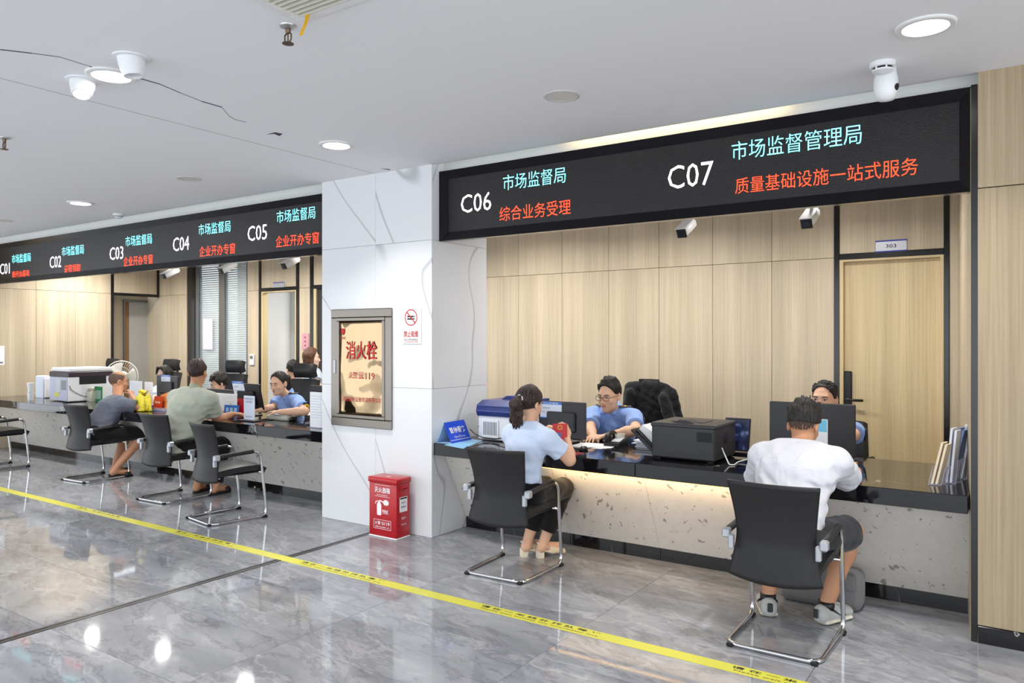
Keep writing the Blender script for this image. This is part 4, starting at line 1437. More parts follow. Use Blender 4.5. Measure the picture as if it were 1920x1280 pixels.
ob('vent_panel', MB().box((g0.x - 0.085, ky0 - 0.012, g0.z - 0.065), (g0.x + 0.085, ky0 + 0.002, g0.z + 0.085), 0.004), PLW, t)
for i in range(9):
    ob('vent_bar', MB().box((g0.x - 0.065 + i * 0.0155, ky0 - 0.0135, g0.z - 0.04), (g0.x - 0.057 + i * 0.0155, ky0 - 0.011, g0.z + 0.068)), GRYT, t)
ob('seam', MB().box((k0 + 0.01, ky0 - 0.0012, ZC + 0.055), (k1 - 0.01, ky0 + 0.001, ZC + 0.058)), PLG, t)
for dz in (0.11, 0.2):
    ob('screw', MB().lathe([(0.008, 0), (0.008, 0.004)], (k0 + 0.0, ky0 + 0.012, ZC + dz), 10, (-0.3, -1, 0)), PLK, t)
cb = root('cable', (k0 + 0.1, ky0, ZC), 'black cable drooping across the front of the blue lidded copier', 'cable')
cz = [PY(u, v, ky0 - 0.03) for u, v in ((881, 804), (890, 813), (905, 820), (925, 823), (950, 820), (975, 815))]
ob('cord', MB().tube(cz, 0.004, 6), RUBBER, cb, 3)
# out of service table sign
t = root('table_sign', (-3.84, 4.9, ZC), 'blue folded table sign with white lettering by the pillar', 'sign')
b0_, b1_, h0_, h1_ = PZ(847, 832, ZC), PZ(884, 824.5, ZC), None, None
r_ = (b1_ - b0_)
wd_ = r_.length
r_.normalize()
n_ = Vector((r_.y, -r_.x, 0))
if n_.dot(Vector((3.84, -4.9, 0))) < 0:
    n_ = -n_
ap = n_ * -0.075 + ZV * 0.165
ob('front_board', MB().prism([b0_, b1_, b1_ + ap, b0_ + ap], -n_ * 0.004), BLUES, t)
ob('back_board', MB().prism([b0_ - n_ * 0.15, b1_ - n_ * 0.15, b1_ + ap - n_ * 0.004, b0_ + ap - n_ * 0.004], n_ * 0.004), BLUEL, t)
ob('base_board', MB().prism([b0_, b1_, b1_ - n_ * 0.15, b0_ - n_ * 0.15], ZV * 0.003), BLUEL, t)
uu = ap.normalized()
fn = r_.cross(uu)
m_ = (b0_ + b1_) / 2
text('暂停服务', wd_ * 0.78, 0.052, m_ + ap * 0.60 + fn * 0.001, r_, uu, WHT, t, bold=0.015)
text('Out of Service', wd_ * 0.52, 0.02, m_ + ap * 0.28 + fn * 0.001, r_, uu, WHT, t)
ob('printed_rule', MB().obox(m_ + ap * 0.14 + fn * 0.001, r_, uu, fn, wd_, 0.004, 0.001), WHT, t)
q = [PZ(u, v, ZC + 0.0006) for u, v in ((833, 834), (868, 841), (905, 826), (884, 823))]
lf = root('leaflet', (q[0].x, q[0].y, ZC), 'pale blue leaflet lying under the blue table sign', 'leaflet')
ob('sheet', MB().prism(q, (0, 0, 0.0015)), pm('sky_blue_print', (150, 206, 240), 0.3), lf)
# phone, cup, keyboard, mouse, papers
p = PZ(1147, 838, ZC)
t = root('telephone', (p.x, p.y, ZC), 'black desk telephone left of the paper cup', 'telephone')
ob('base', MB().prism([(p.x - 0.07, p.y, ZC), (p.x - 0.07, p.y, ZC + 0.03), (p.x - 0.07, p.y + 0.17, ZC + 0.07), (p.x - 0.07, p.y + 0.17, ZC)], (0.13, 0, 0)), PLK, t)
ob('handset', MB().tube([(p.x - 0.055, p.y - 0.005, ZC + 0.045), (p.x - 0.055, p.y + 0.03, ZC + 0.085), (p.x - 0.055, p.y + 0.12, ZC + 0.105), (p.x - 0.055, p.y + 0.17, ZC + 0.08)], 0.02, 10, fillet=0.03), PLK, t, 3)
ob('cradle_post', MB().box((p.x - 0.06, p.y + 0.05, ZC + 0.03), (p.x - 0.045, p.y + 0.08, ZC + 0.08)), PLK, t)
ob('keypad', MB().prism([(p.x - 0.02, p.y + 0.03, ZC + 0.039), (p.x + 0.05, p.y + 0.03, ZC + 0.039), (p.x + 0.05, p.y + 0.13, ZC + 0.063), (p.x - 0.02, p.y + 0.13, ZC + 0.063)], (0, 0, 0.003)), PLG, t)
p = PZ(1162, 834, ZC)
t = root('paper_cup', (p.x, p.y, ZC), 'cream paper cup standing on the black counter', 'cup')
ob('cup', MB().lathe([(0.031, 0), (0.041, 0.088), (0.0425, 0.09), (0.040, 0.09), (0.030, 0.004), (0, 0.004)], p, 24), pm('cream_paper', (236, 230, 208), 0.6), t, 0.7)
k = PZ(1110, 822, ZC)
t = root('keyboard', (k.x, k.y, ZC), 'black keyboard in front of the C06 officer', 'keyboard')
ob('case', MB().box((k.x - 0.20, k.y - 0.065, ZC), (k.x + 0.17, k.y + 0.065, ZC + 0.018), 0.004), PLK, t)
mb = MB()
for i in range(16):
    for j in range(5):
        mb.box((k.x - 0.19 + i * 0.0218, k.y - 0.056 + j * 0.0225, ZC + 0.018), (k.x - 0.173 + i * 0.0218, k.y - 0.039 + j * 0.0225, ZC + 0.024))
tag(ob('keys', mb, PLK2, t), kind='stuff')
m = PZ(1094, 844, ZC)
t = root('mouse', (m.x, m.y, ZC), 'black computer mouse on the counter near the telephone', 'mouse')
ob('shell', MB().ball((m.x, m.y, ZC + 0.008), (0.03, 0.052, 0.026)), PLK, t, 3)
ob('wheel', MB().lathe([(0.006, -0.004), (0.006, 0.004)], (m.x, m.y - 0.028, ZC + 0.031), 10, (1, 0, 0)), GRYT, t)
ob('cord', MB().tube([(m.x, m.y + 0.05, ZC + 0.008), (m.x - 0.03, m.y + 0.12, ZC + 0.004), (m.x + 0.02, m.y + 0.2, ZC + 0.004)], 0.002, 6, fillet=0.03), RUBBER, t, 3)
pc = PZ(1108, 836, ZC)
t = root('document', (pc.x, pc.y, ZC), 'white form lying between the keyboard and the mouse', 'paper')
for k in range(3):
    a = 0.06 * k
    ob('sheet', MB().obox(Vector((pc.x + 0.02 * k, pc.y + 0.02 * k, ZC + 0.0012 + 0.0016 * k)), Vector((math.cos(a), math.sin(a), 0)), Vector((-math.sin(a), math.cos(a), 0)), ZV, 0.29, 0.21, 0.0014), PAPER, t)
pc = PZ(1045, 850, ZC)
t = root('desk_mat', (pc.x, pc.y, ZC), 'dark red mat on the counter under the ponytailed woman arms', 'mat')
ob('pad', MB().box((pc.x - 0.17, pc.y - 0.07, ZC), (pc.x + 0.16, pc.y + 0.13, ZC + 0.003), 0.001), pm('maroon', (138, 24, 44), 0.4), t)

# brochure holders at the right end


def brochures():
    specs = [(1745, 905, 1764, 830, (236, 220, 192), 0.10), (1772, 906, 1782, 803, (222, 228, 240), 0.14), (1772, 893, 1797, 802, (118, 142, 190), 0.13), (1792, 890, 1809, 796, (226, 232, 242), 0.13), (1806, 868, 1821, 772, (228, 226, 226), 0.13)]
    lab = ['short cream brochures, nearest', 'white brochures next to the cream ones', 'slate blue brochures in the middle',
           'white brochures behind the slate blue ones', 'tallest white brochure leaning back']
    for i, (u0, v0, u1, v1, col, w) in enumerate(specs):
        y = 4.98 + 0.10 * i
        b = PY(u0, v0, y)
        b.z = ZC + 0.006
        tpp = PY(u1, v1, y + 0.02)
        up = tpp - b
        d = Vector((0.2, 0.98, 0))
        t = root('brochure', (b.x, b.y, ZC), lab[i] + ' at the right end of the counter', 'brochure', 'brochures at the right end of the counter')
        mm = pm('brochure_%d' % i, col, 0.5)
        for k in range(2):
            o = Vector((0.022 * k, 0.005, 0))
            ob('leaflet', MB().prism([b + o, b + o + Vector((0.012, 0, 0)), b + o + Vector((0.012, 0, 0)) + up * (1 - 0.04 * k), b + o + up * (1 - 0.04 * k)], d * 0.085), mm, t)
        mh = root('acrylic_holder', (b.x, b.y, ZC), 'clear acrylic brochure pocket number %s from the front at the right end of the counter' % ['one', 'two', 'three', 'four', 'five'][i], 'brochure holder', 'acrylic brochure pockets')
        up2 = up * 0.42
        for s_ in (-0.012, 0.052):
            o = Vector((s_, -0.008, 0))
            ob('pocket_wall', MB().prism([b + o, b + o + Vector((0.003, 0, 0)), b + o + Vector((0.003, 0, 0)) + up2, b + o + up2], d * 0.09), ACRY, mh)
        ob('pocket_base', MB().prism([b + Vector((-0.012, -0.01, -0.005)), b + Vector((0.055, -0.01, -0.005)), b + Vector((0.055, -0.01, -0.001)), b + Vector((-0.012, -0.01, -0.001))], d * 0.095), ACRY, mh)


brochures()
# grey bag on the floor behind the white-tee man's feet
p = PZ(1525, 1128, 0)
t = root('shopping_bag', (p.x, p.y, 0), 'grey fabric bag on the floor between the sneakers of the man in white', 'bag')
bgm = cloth('grey_bag_cloth', (112, 110, 110), 0.7)
ob('bag_body', MB().box((-1.27, 4.79, 0.001), (-0.80, 4.98, 0.235), 0.05, seg=4), bgm, t, 2)
ob('bag_flap', MB().box((-1.24, 4.775, 0.13), (-0.83, 4.80, 0.225), 0.012, seg=2), bgm, t, 2)
ob('bag_handle', MB().tube([(-1.15, 4.87, 0.24), (-1.12, 4.86, 0.30), (-1.0, 4.86, 0.30), (-0.97, 4.87, 0.24)], 0.007, 6, fillet=0.03), bgm, t, 3)

# ------------------------------------------------------------------ desk equipment, left counter
# big white copier
c0, c1, d0, d1 = -11.10, -10.58, 5.07, 5.66
t = root('copier', ((c0 + c1) / 2, 5.35, ZC), 'white office copier with a dark band at the far left counter', 'copier')
ob('body', MB().box((c0, d0, ZC + 0.008), (c1, d1, ZC + 0.33), 0.006), PLW, t)
ob('dark_band', MB().box((c0 - 0.003, d0 - 0.003, ZC + 0.332), (c1 + 0.003, d1 + 0.0, ZC + 0.40), 0.006), pm('aubergine_plastic', (58, 44, 54), 0.4), t)
ob('scanner_lid', MB().box((c0 + 0.02, d0 + 0.01, ZC + 0.402), (c1, d1, ZC + 0.455), 0.012), PLW, t)
ob('side_panel', MB().box((c0 + 0.02, d0 - 0.006, ZC + 0.02), (c1 - 0.02, d0 + 0.001, ZC + 0.325), 0.002), pm('lilac_grey_plastic', (186, 188, 208), 0.45), t)
ob('side_recess', MB().box((c0 + 0.34, d0 - 0.009, ZC + 0.16), (c0 + 0.47, d0 - 0.005, ZC + 0.29)), pm('green_grey', (136, 146, 148), 0.5), t)
ob('side_hatch', MB().box((c0 + 0.19, d0 - 0.010, ZC + 0.12), (c0 + 0.32, d0 - 0.005, ZC + 0.31), 0.002), PLG, t)
ob('yellow_label', MB().box((c0 + 0.16, d0 - 0.0085, ZC + 0.06), (c0 + 0.27, d0 - 0.005, ZC + 0.12)), YEL, t)
ob('output_recess', MB().box((c1 - 0.001, d0 + 0.14, ZC + 0.23), (c1 + 0.004, d0 + 0.50, ZC + 0.335)), RUBBER, t)
for k in range(6):
    ob('vent_bar', MB().box((c1 - 0.001, d0 + 0.17, ZC + 0.10 + 0.02 * k), (c1 + 0.003, d0 + 0.30, ZC + 0.106 + 0.02 * k)), PLG, t)
cb = root('cable', (c1, d0, ZC), 'black cable hanging beside the white copier at the far left counter', 'cable')
ob('cord', MB().tube([PX(u, v, c1 + 0.012) for u, v in ((130, 723), (133, 730), (140, 735), (150, 740), (163, 744))], 0.004, 6).tube([(c0 + 0.48, d0 - 0.05, ZC + 0.006), (c1 + 0.05, d0 - 0.02, ZC + 0.006), (c1 + 0.06, d0 + 0.2, ZC + 0.006)], 0.007, 6), RUBBER, cb, 3)
x0, x1, z0, z1 = span(91, 128, 698, 728, 5.85)
monitor('brownish dark monitor behind the left side of the far left copier', x0, x1, z0, z1, 5.85, None, mat=pm('brown_black', (60, 48, 42), 0.45))
x0, x1, z0, z1 = span(179, 208, 697, 733, 5.75)
monitor('dark monitor with a service card between the copier and the balding man', x0, x1, z0, z1, 5.75, (-0.05, 0.22, 0.16, 0.06))
x0, x1, z0, z1 = span(295, 334, 704, 744, 5.55)
monitor('dark monitor with a service card hiding the long haired woman', x0, x1, z0, z1, 5.55, (-0.02, 0.20, 0.15, 0.07))
x0, x1, z0, z1 = span(386, 442, 729, 768, 5.75)
monitor('wide dark monitor between the sage polo man and the tilted monitor', x0, x1, z0, z1, 5.75, None)
x0, x1, z0, z1 = span(440, 491, 718, 767, 5.30)
monitor('tilted black monitor with a service card left of the policewoman', x0, x1, z0, z1, 5.30, (-0.12, 0.20, 0.17, 0.085), tilt=0.22, mat=PLK)
x0, x1, z0, z1 = span(584, 604, 722, 760, 5.55)
monitor('dark monitor edge showing at the pillar, right of the policewoman', x0, x1 + 0.3, z0, z1, 5.55, None)

# bottles, boxes, cards
p = PZ(57.5, 750, ZC)
t = root('lotion_tube', (p.x, p.y, ZC), 'white upright tube at the far left end of the counter', 'tube')
ob('body', MB().lathe([(0.035, 0.02), (0.04, 0.06), (0.034, 0.15), (0.045, 0.24)], p, 16), PLW, t, 0.8)
ob('cap', MB().lathe([(0.036, 0), (0.036, 0.02)], p, 16), PLW, t)
text('洗手液', 0.03, 0.012, p + Vector((0.03, -0.028, 0.11)), Vector((0.75, 0.66, 0)), ZV, BLUT, t)
p = PZ(80, 746, ZC)
t = root('document_rack', (p.x, p.y, ZC), 'white upright document rack left of the far left copier', 'rack')
ob('cover', MB().box((p.x - 0.17, p.y - 0.02, ZC), (p.x + 0.05, p.y + 0.10, ZC + 0.31), 0.003), PAPERB, t)
ob('papers', MB().box((p.x - 0.16, p.y - 0.01, ZC + 0.305), (p.x + 0.04, p.y + 0.09, ZC + 0.318)), PAPER, t)
ob('spine', MB().box((p.x + 0.0505, p.y, ZC + 0.01), (p.x + 0.08, p.y + 0.09, ZC + 0.28), 0.003), PAPER, t)
p = PZ(96, 745, ZC)
t = root('carton', (p.x, p.y, ZC), 'small brown and cream carton against the far left copier', 'box')
ob('box_body', MB().box((p.x - 0.20, p.y + 0.12, ZC), (p.x - 0.02, p.y + 0.26, ZC + 0.125), 0.002), pm('carton_cream', (212, 190, 150), 0.7), t)
ob('top_flap', MB().box((p.x - 0.2, p.y + 0.12, ZC + 0.1255), (p.x - 0.02, p.y + 0.20, ZC + 0.13)), pm('carton_brown', (150, 108, 72), 0.7), t)
p = PZ(170, 752, ZC)
p.x -= 0.07
t = root('card_stack', (p.x, p.y, ZC), 'cream stack of cards in front of the far left copier', 'cards')
ob('stack', MB().box((p.x - 0.10, p.y - 0.02, ZC), (p.x + 0.10, p.y + 0.10, ZC + 0.13), 0.002), pm('cream_card', (222, 216, 196), 0.6), t)
ob('top_card', MB().box((p.x - 0.05, p.y, ZC + 0.131), (p.x + 0.09, p.y + 0.08, ZC + 0.175), 0.002), pm('taupe_card', (188, 180, 164), 0.6), t)
p = PZ(182, 752, ZC)
t = root('table_card', (p.x, p.y, ZC), 'green framed card stand just left of the balding man', 'card stand')
ob('frame', MB().box((p.x - 0.07, p.y, ZC), (p.x + 0.12, p.y + 0.012, ZC + 0.20), 0.002), pm('green_frame', (22, 128, 62), 0.5), t)
ob('card', MB().box((p.x - 0.05, p.y - 0.001, ZC + 0.03), (p.x + 0.10, p.y + 0.001, ZC + 0.15)), pm('green_card', (150, 176, 160), 0.5), t)
ob('foot', MB().box((p.x - 0.07, p.y - 0.03, ZC), (p.x + 0.12, p.y + 0.05, ZC + 0.006)), ACRY, t)


def board(u0, u1, v0, v1, y, label, printed=True, th=0.006):
    x0, x1, z0, z1 = span(u0, u1, v0, v1, y)
    t = root('display_board', ((x0 + x1) / 2, y, ZC), label, 'display board', 'white acrylic notice boards on the counters')
    ob('sheet', MB().box((x0, y, ZC + 0.004), (x1, y + th, z1), 0.001), PAPER, t)
    ob('foot', MB().box((x0, y - 0.04, ZC), (x1, y + 0.05, ZC + 0.005), 0.001), ACRY, t)
    hh = z1 - ZC
    mb = MB()
    if printed:
        for k in range(9):
            z = ZC + hh * (0.88 - 0.075 * k)
            mb.box((x0 + (x1 - x0) * 0.12, y - 0.0008, z), (x1 - (x1 - x0) * (0.12 + 0.2 * (k % 3 == 2)), y + 0.0005, z + hh * 0.012))
        ob('printed_lines', mb, pm('pale_print', (196, 200, 214), 0.6), t)
    return t


board(243, 266, 714, 760, 5.35, 'large white notice board behind the hand of the balding man')
t = board(271, 286, 716, 763, 5.2, 'white notice board left of the red card tray')
board(391, 444, 737, 774, 5.10, 'white document board between the sage polo man and the tilted monitor')
board(581, 606, 735, 792, 4.92, 'white notice board standing against the pillar end of the long counter')
# code stand
x0, x1, z0, z1 = span(457, 477, 742, 780, 4.95)
t = root('card_stand', ((x0 + x1) / 2, 4.95, ZC), 'white standing payment card holder in front of the tilted monitor', 'card stand')
ob('card', MB().box((x0, 4.95, ZC + 0.012), (x1, 4.957, z1), 0.001), PAPERB, t)
ob('foot', MB().box((x0 - 0.04, 4.90, ZC), (x1 + 0.04, 5.0, ZC + 0.012), 0.003), PLK2, t)
text('欢迎扫码评价', (x1 - x0) * 0.8, 0.02, ((x0 + x1) / 2, 4.9498, z1 - 0.03), XV, ZV, GRYT, t)
text('您的满意', (x1 - x0) * 0.6, 0.02, ((x0 + x1) / 2, 4.9498, z1 - 0.06), XV, ZV, GRYT, t)
text('感谢您的支持', (x1 - x0) * 0.6, 0.015, ((x0 + x1) / 2, 4.9498, ZC + 0.045), XV, ZV, GRYT, t)
# red card tray and blue box
p = PZ(302, 770, ZC)
t = root('card_tray', (p.x, p.y, ZC), 'clear tray with red and orange cards in front of the long haired woman', 'card tray')
ob('tray', MB().box((p.x - 0.14, p.y - 0.05, ZC), (p.x + 0.14, p.y + 0.07, ZC + 0.04), 0.004), ACRY, t)
ob('red_card', MB().prism([(p.x - 0.12, p.y - 0.03, ZC + 0.02), (p.x + 0.06, p.y - 0.03, ZC + 0.02), (p.x + 0.06, p.y - 0.01, ZC + 0.17), (p.x - 0.12, p.y - 0.01, ZC + 0.17)], (0, 0.004, 0)), RED, t)
ob('orange_card', MB().prism([(p.x - 0.02, p.y + 0.01, ZC + 0.02), (p.x + 0.12, p.y + 0.01, ZC + 0.02), (p.x + 0.13, p.y + 0.03, ZC + 0.23), (p.x - 0.06, p.y + 0.03, ZC + 0.18)], (0, 0.004, 0)), pm('orange_card', (224, 140, 70), 0.5), t)
text('服务指南', 0.10, 0.025, (p.x - 0.03, p.y - 0.022, ZC + 0.10), XV, Vector((0, 0.13, 0.99)), WHT, t)
p = PZ(288, 768, ZC)
t = root('ink_pad', (p.x, p.y, ZC), 'small blue box left of the red card tray', 'box')
ob('case', MB().box((p.x - 0.05, p.y, ZC), (p.x + 0.05, p.y + 0.06, ZC + 0.035), 0.004), BLUES, t)
ob('lid', MB().box((p.x - 0.05, p.y, ZC + 0.0355), (p.x + 0.05, p.y + 0.06, ZC + 0.05), 0.004), BLUES, t)
# yellow bag
p = PZ(262, 771, ZC)
t = root('plastic_bag', (p.x, p.y, ZC), 'crumpled yellow plastic bag under the arm of the balding man', 'bag')
random.seed(11)


def bagf(a, b):
    ph = a * 2 * math.pi
    r = (0.10 + 0.018 * math.sin(5 * ph) + 0.012 * math.sin(9 * ph + b * 4)) * (1 - 0.62 * b ** 1.5) + 0.02
    return Vector((p.x - 0.06 + 1.35 * r * math.cos(ph) + 0.05 * b, p.y + 0.05 + 0.7 * r * math.sin(ph), ZC + 0.004 + 0.19 * b + 0.02 * math.sin(3 * ph) * b))


ob('bag_body', MB().sheet(bagf, 36, 14, 0.003), YELB, t, 3)
ob('bag_mouth', MB().sheet(lambda a, b: Vector((p.x - 0.01 + (0.03 + 0.05 * b) * math.cos(a * 6.283), p.y + 0.05 + (0.015 + 0.03 * b) * math.sin(a * 6.283), ZC + 0.185 + 0.05 * b + 0.015 * math.sin(a * 19) * b)), 24, 5, 0.002), YELB, t, 3)
# grey telephone-like scanner, keys, papers by the policewoman
p = PZ(521, 788, ZC)
t = root('fingerprint_scanner', (p.x, p.y, ZC), 'grey desk device in front of the policewoman', 'device')
ob('body', MB().box((p.x - 0.19, p.y, ZC), (p.x + 0.14, p.y + 0.13, ZC + 0.05), 0.014, seg=3), pm('warm_grey_plastic', (176, 174, 164), 0.45), t, 0.6)
ob('top_plate', MB().box((p.x - 0.16, p.y + 0.02, ZC + 0.0505), (p.x + 0.11, p.y + 0.11, ZC + 0.058), 0.004), PLG, t)
ob('end_cap', MB().box((p.x + 0.1405, p.y + 0.02, ZC + 0.004), (p.x + 0.18, p.y + 0.11, ZC + 0.04), 0.01), PLK, t)
p = PZ(490, 788, ZC)
t = root('spectacles', (p.x, p.y, ZC), 'dark spectacles lying left of the grey desk device', 'spectacles')
mb = MB()
for s in (-0.035, 0.035):
    mb.lathe([(0.024, 0), (0.028, 0), (0.028, 0.003), (0.024, 0.003), (0.024, 0)], (p.x + s, p.y, ZC + 0.004), 18, cap=False)
ob('rims', mb, PLK, t)
ob('temples', MB().tube([(p.x - 0.064, p.y, ZC + 0.005), (p.x - 0.07, p.y + 0.13, ZC + 0.004)], 0.0035, 6).tube([(p.x + 0.064, p.y, ZC + 0.005), (p.x + 0.07, p.y + 0.13, ZC + 0.004)], 0.0035, 6), PLK, t, 3)
p = PZ(577, 793, ZC)
t = root('key_bunch', (p.x, p.y, ZC), 'bunch of keys on the counter near the pillar', 'keys')
ob('ring', MB().tube([(p.x + 0.03 * math.cos(a * 0.6283), p.y + 0.03 * math.sin(a * 0.6283), ZC + 0.004) for a in range(10)], 0.0025, 6, True), CHROME, t, 3)
for k in range(4):
    a = 0.5 + k * 0.9
    d = Vector((math.cos(a), math.sin(a), 0))
    e = Vector((-d.y, d.x, 0))
    c = p + d * 0.055 + ZV * (0.004 + 0.003 * k)
    ob('key', MB().obox(c, d, e, ZV, 0.03, 0.024, 0.003, 0.001).obox(c + d * 0.035, d, e, ZV, 0.045, 0.009, 0.003), PLK if k % 2 else STEEL, t)
pc = PZ(563, 777, ZC)
t = root('document', (pc.x, pc.y, ZC), 'white forms under the forearm of the policewoman', 'paper')
for k in range(3):
    a = -0.1 + 0.08 * k
    ob('sheet', MB().obox(Vector((pc.x - 0.03 + 0.03 * k, pc.y + 0.08 + 0.01 * k, ZC + 0.0012 + 0.0016 * k)), Vector((math.cos(a), math.sin(a), 0)), Vector((-math.sin(a), math.cos(a), 0)), ZV, 0.30, 0.21, 0.0014), PAPER, t)
pc = PZ(496, 772, ZC)
t = root('keyboard', (pc.x, pc.y + 0.15, ZC), 'black keyboard in front of the policewoman', 'keyboard')
ob('case', MB().box((pc.x - 0.2, pc.y + 0.1, ZC), (pc.x + 0.22, pc.y + 0.24, ZC + 0.018), 0.004), PLK, t)
mb = MB()
for i in range(18):
    for j in range(5):
        mb.box((pc.x - 0.19 + i * 0.0218, pc.y + 0.11 + j * 0.0235, ZC + 0.018), (pc.x - 0.173 + i * 0.0218, pc.y + 0.128 + j * 0.0235, ZC + 0.024))
tag(ob('keys', mb, PLK2, t), kind='stuff')
# pedestal fan behind the balding man
p = PY(228, 705, 6.35)
t = root('desk_fan', (p.x, 6.35, 0), 'pale wire guard pedestal fan behind the balding man', 'fan')
fm = pm('fan_white', (222, 220, 208), 0.5)
fd = Vector((0.75, -0.66, 0))
fr = Vector((0.66, 0.75, 0))
R_ = 0.235
mb = MB()
for k in range(40):
    a = 2 * math.pi * k / 40
    e = fr * math.cos(a) + ZV * math.sin(a)
    mb.tube([p + fd * 0.07 + e * 0.04, p + fd * 0.055 + e * R_ * 0.7, p + e * R_], 0.0015, 4)
tag(ob('guard_wires', mb, fm, t), kind='stuff')
ob('guard_rim', MB().tube([p + (fr * math.cos(k * 0.1571) + ZV * math.sin(k * 0.1571)) * R_ for k in range(40)], 0.008, 6, True).tube([p + fd * 0.058 + (fr * math.cos(k * 0.1571) + ZV * math.sin(k * 0.1571)) * R_ * 0.62 for k in range(40)], 0.003, 4, True), fm, t, 3)
for k in range(3):
    a0_ = k * 2.094

    def blade(a, b, a0_=a0_):
        r = 0.05 + 0.16 * b
        an = a0_ + (a - 0.5) * (0.8 + 0.5 * b)
        return p + (fr * math.cos(an) + ZV * math.sin(an)) * r + fd * (0.03 * (a - 0.5))
    ob('fan_blade', MB().sheet(blade, 6, 6, 0.003), fm, t, 3)
ob('hub', MB().lathe([(0.045, -0.01), (0.045, 0.03), (0.02, 0.045)], p, 18, fd), fm, t, 0.6)
ob('motor', MB().lathe([(0.06, -0.14), (0.075, -0.1), (0.06, -0.02)], p, 18, fd), fm, t, 0.8)
ob('pole', MB().tube([p - fd * 0.08, (p.x - fd.x * 0.08, p.y - fd.y * 0.08, 0.03)], 0.014, 10), fm, t, 3)
ob('floor_base', MB().lathe([(0.19, 0), (0.19, 0.015), (0.05, 0.04)], (p.x - fd.x * 0.08, p.y - fd.y * 0.08, 0), 28), fm, t, 0.6)

# ------------------------------------------------------------------ people: smooth implicit bodies turned into meshes
V3 = Vector


def na(v):
    return np.array([v[0], v[1], v[2]], dtype=np.float32)


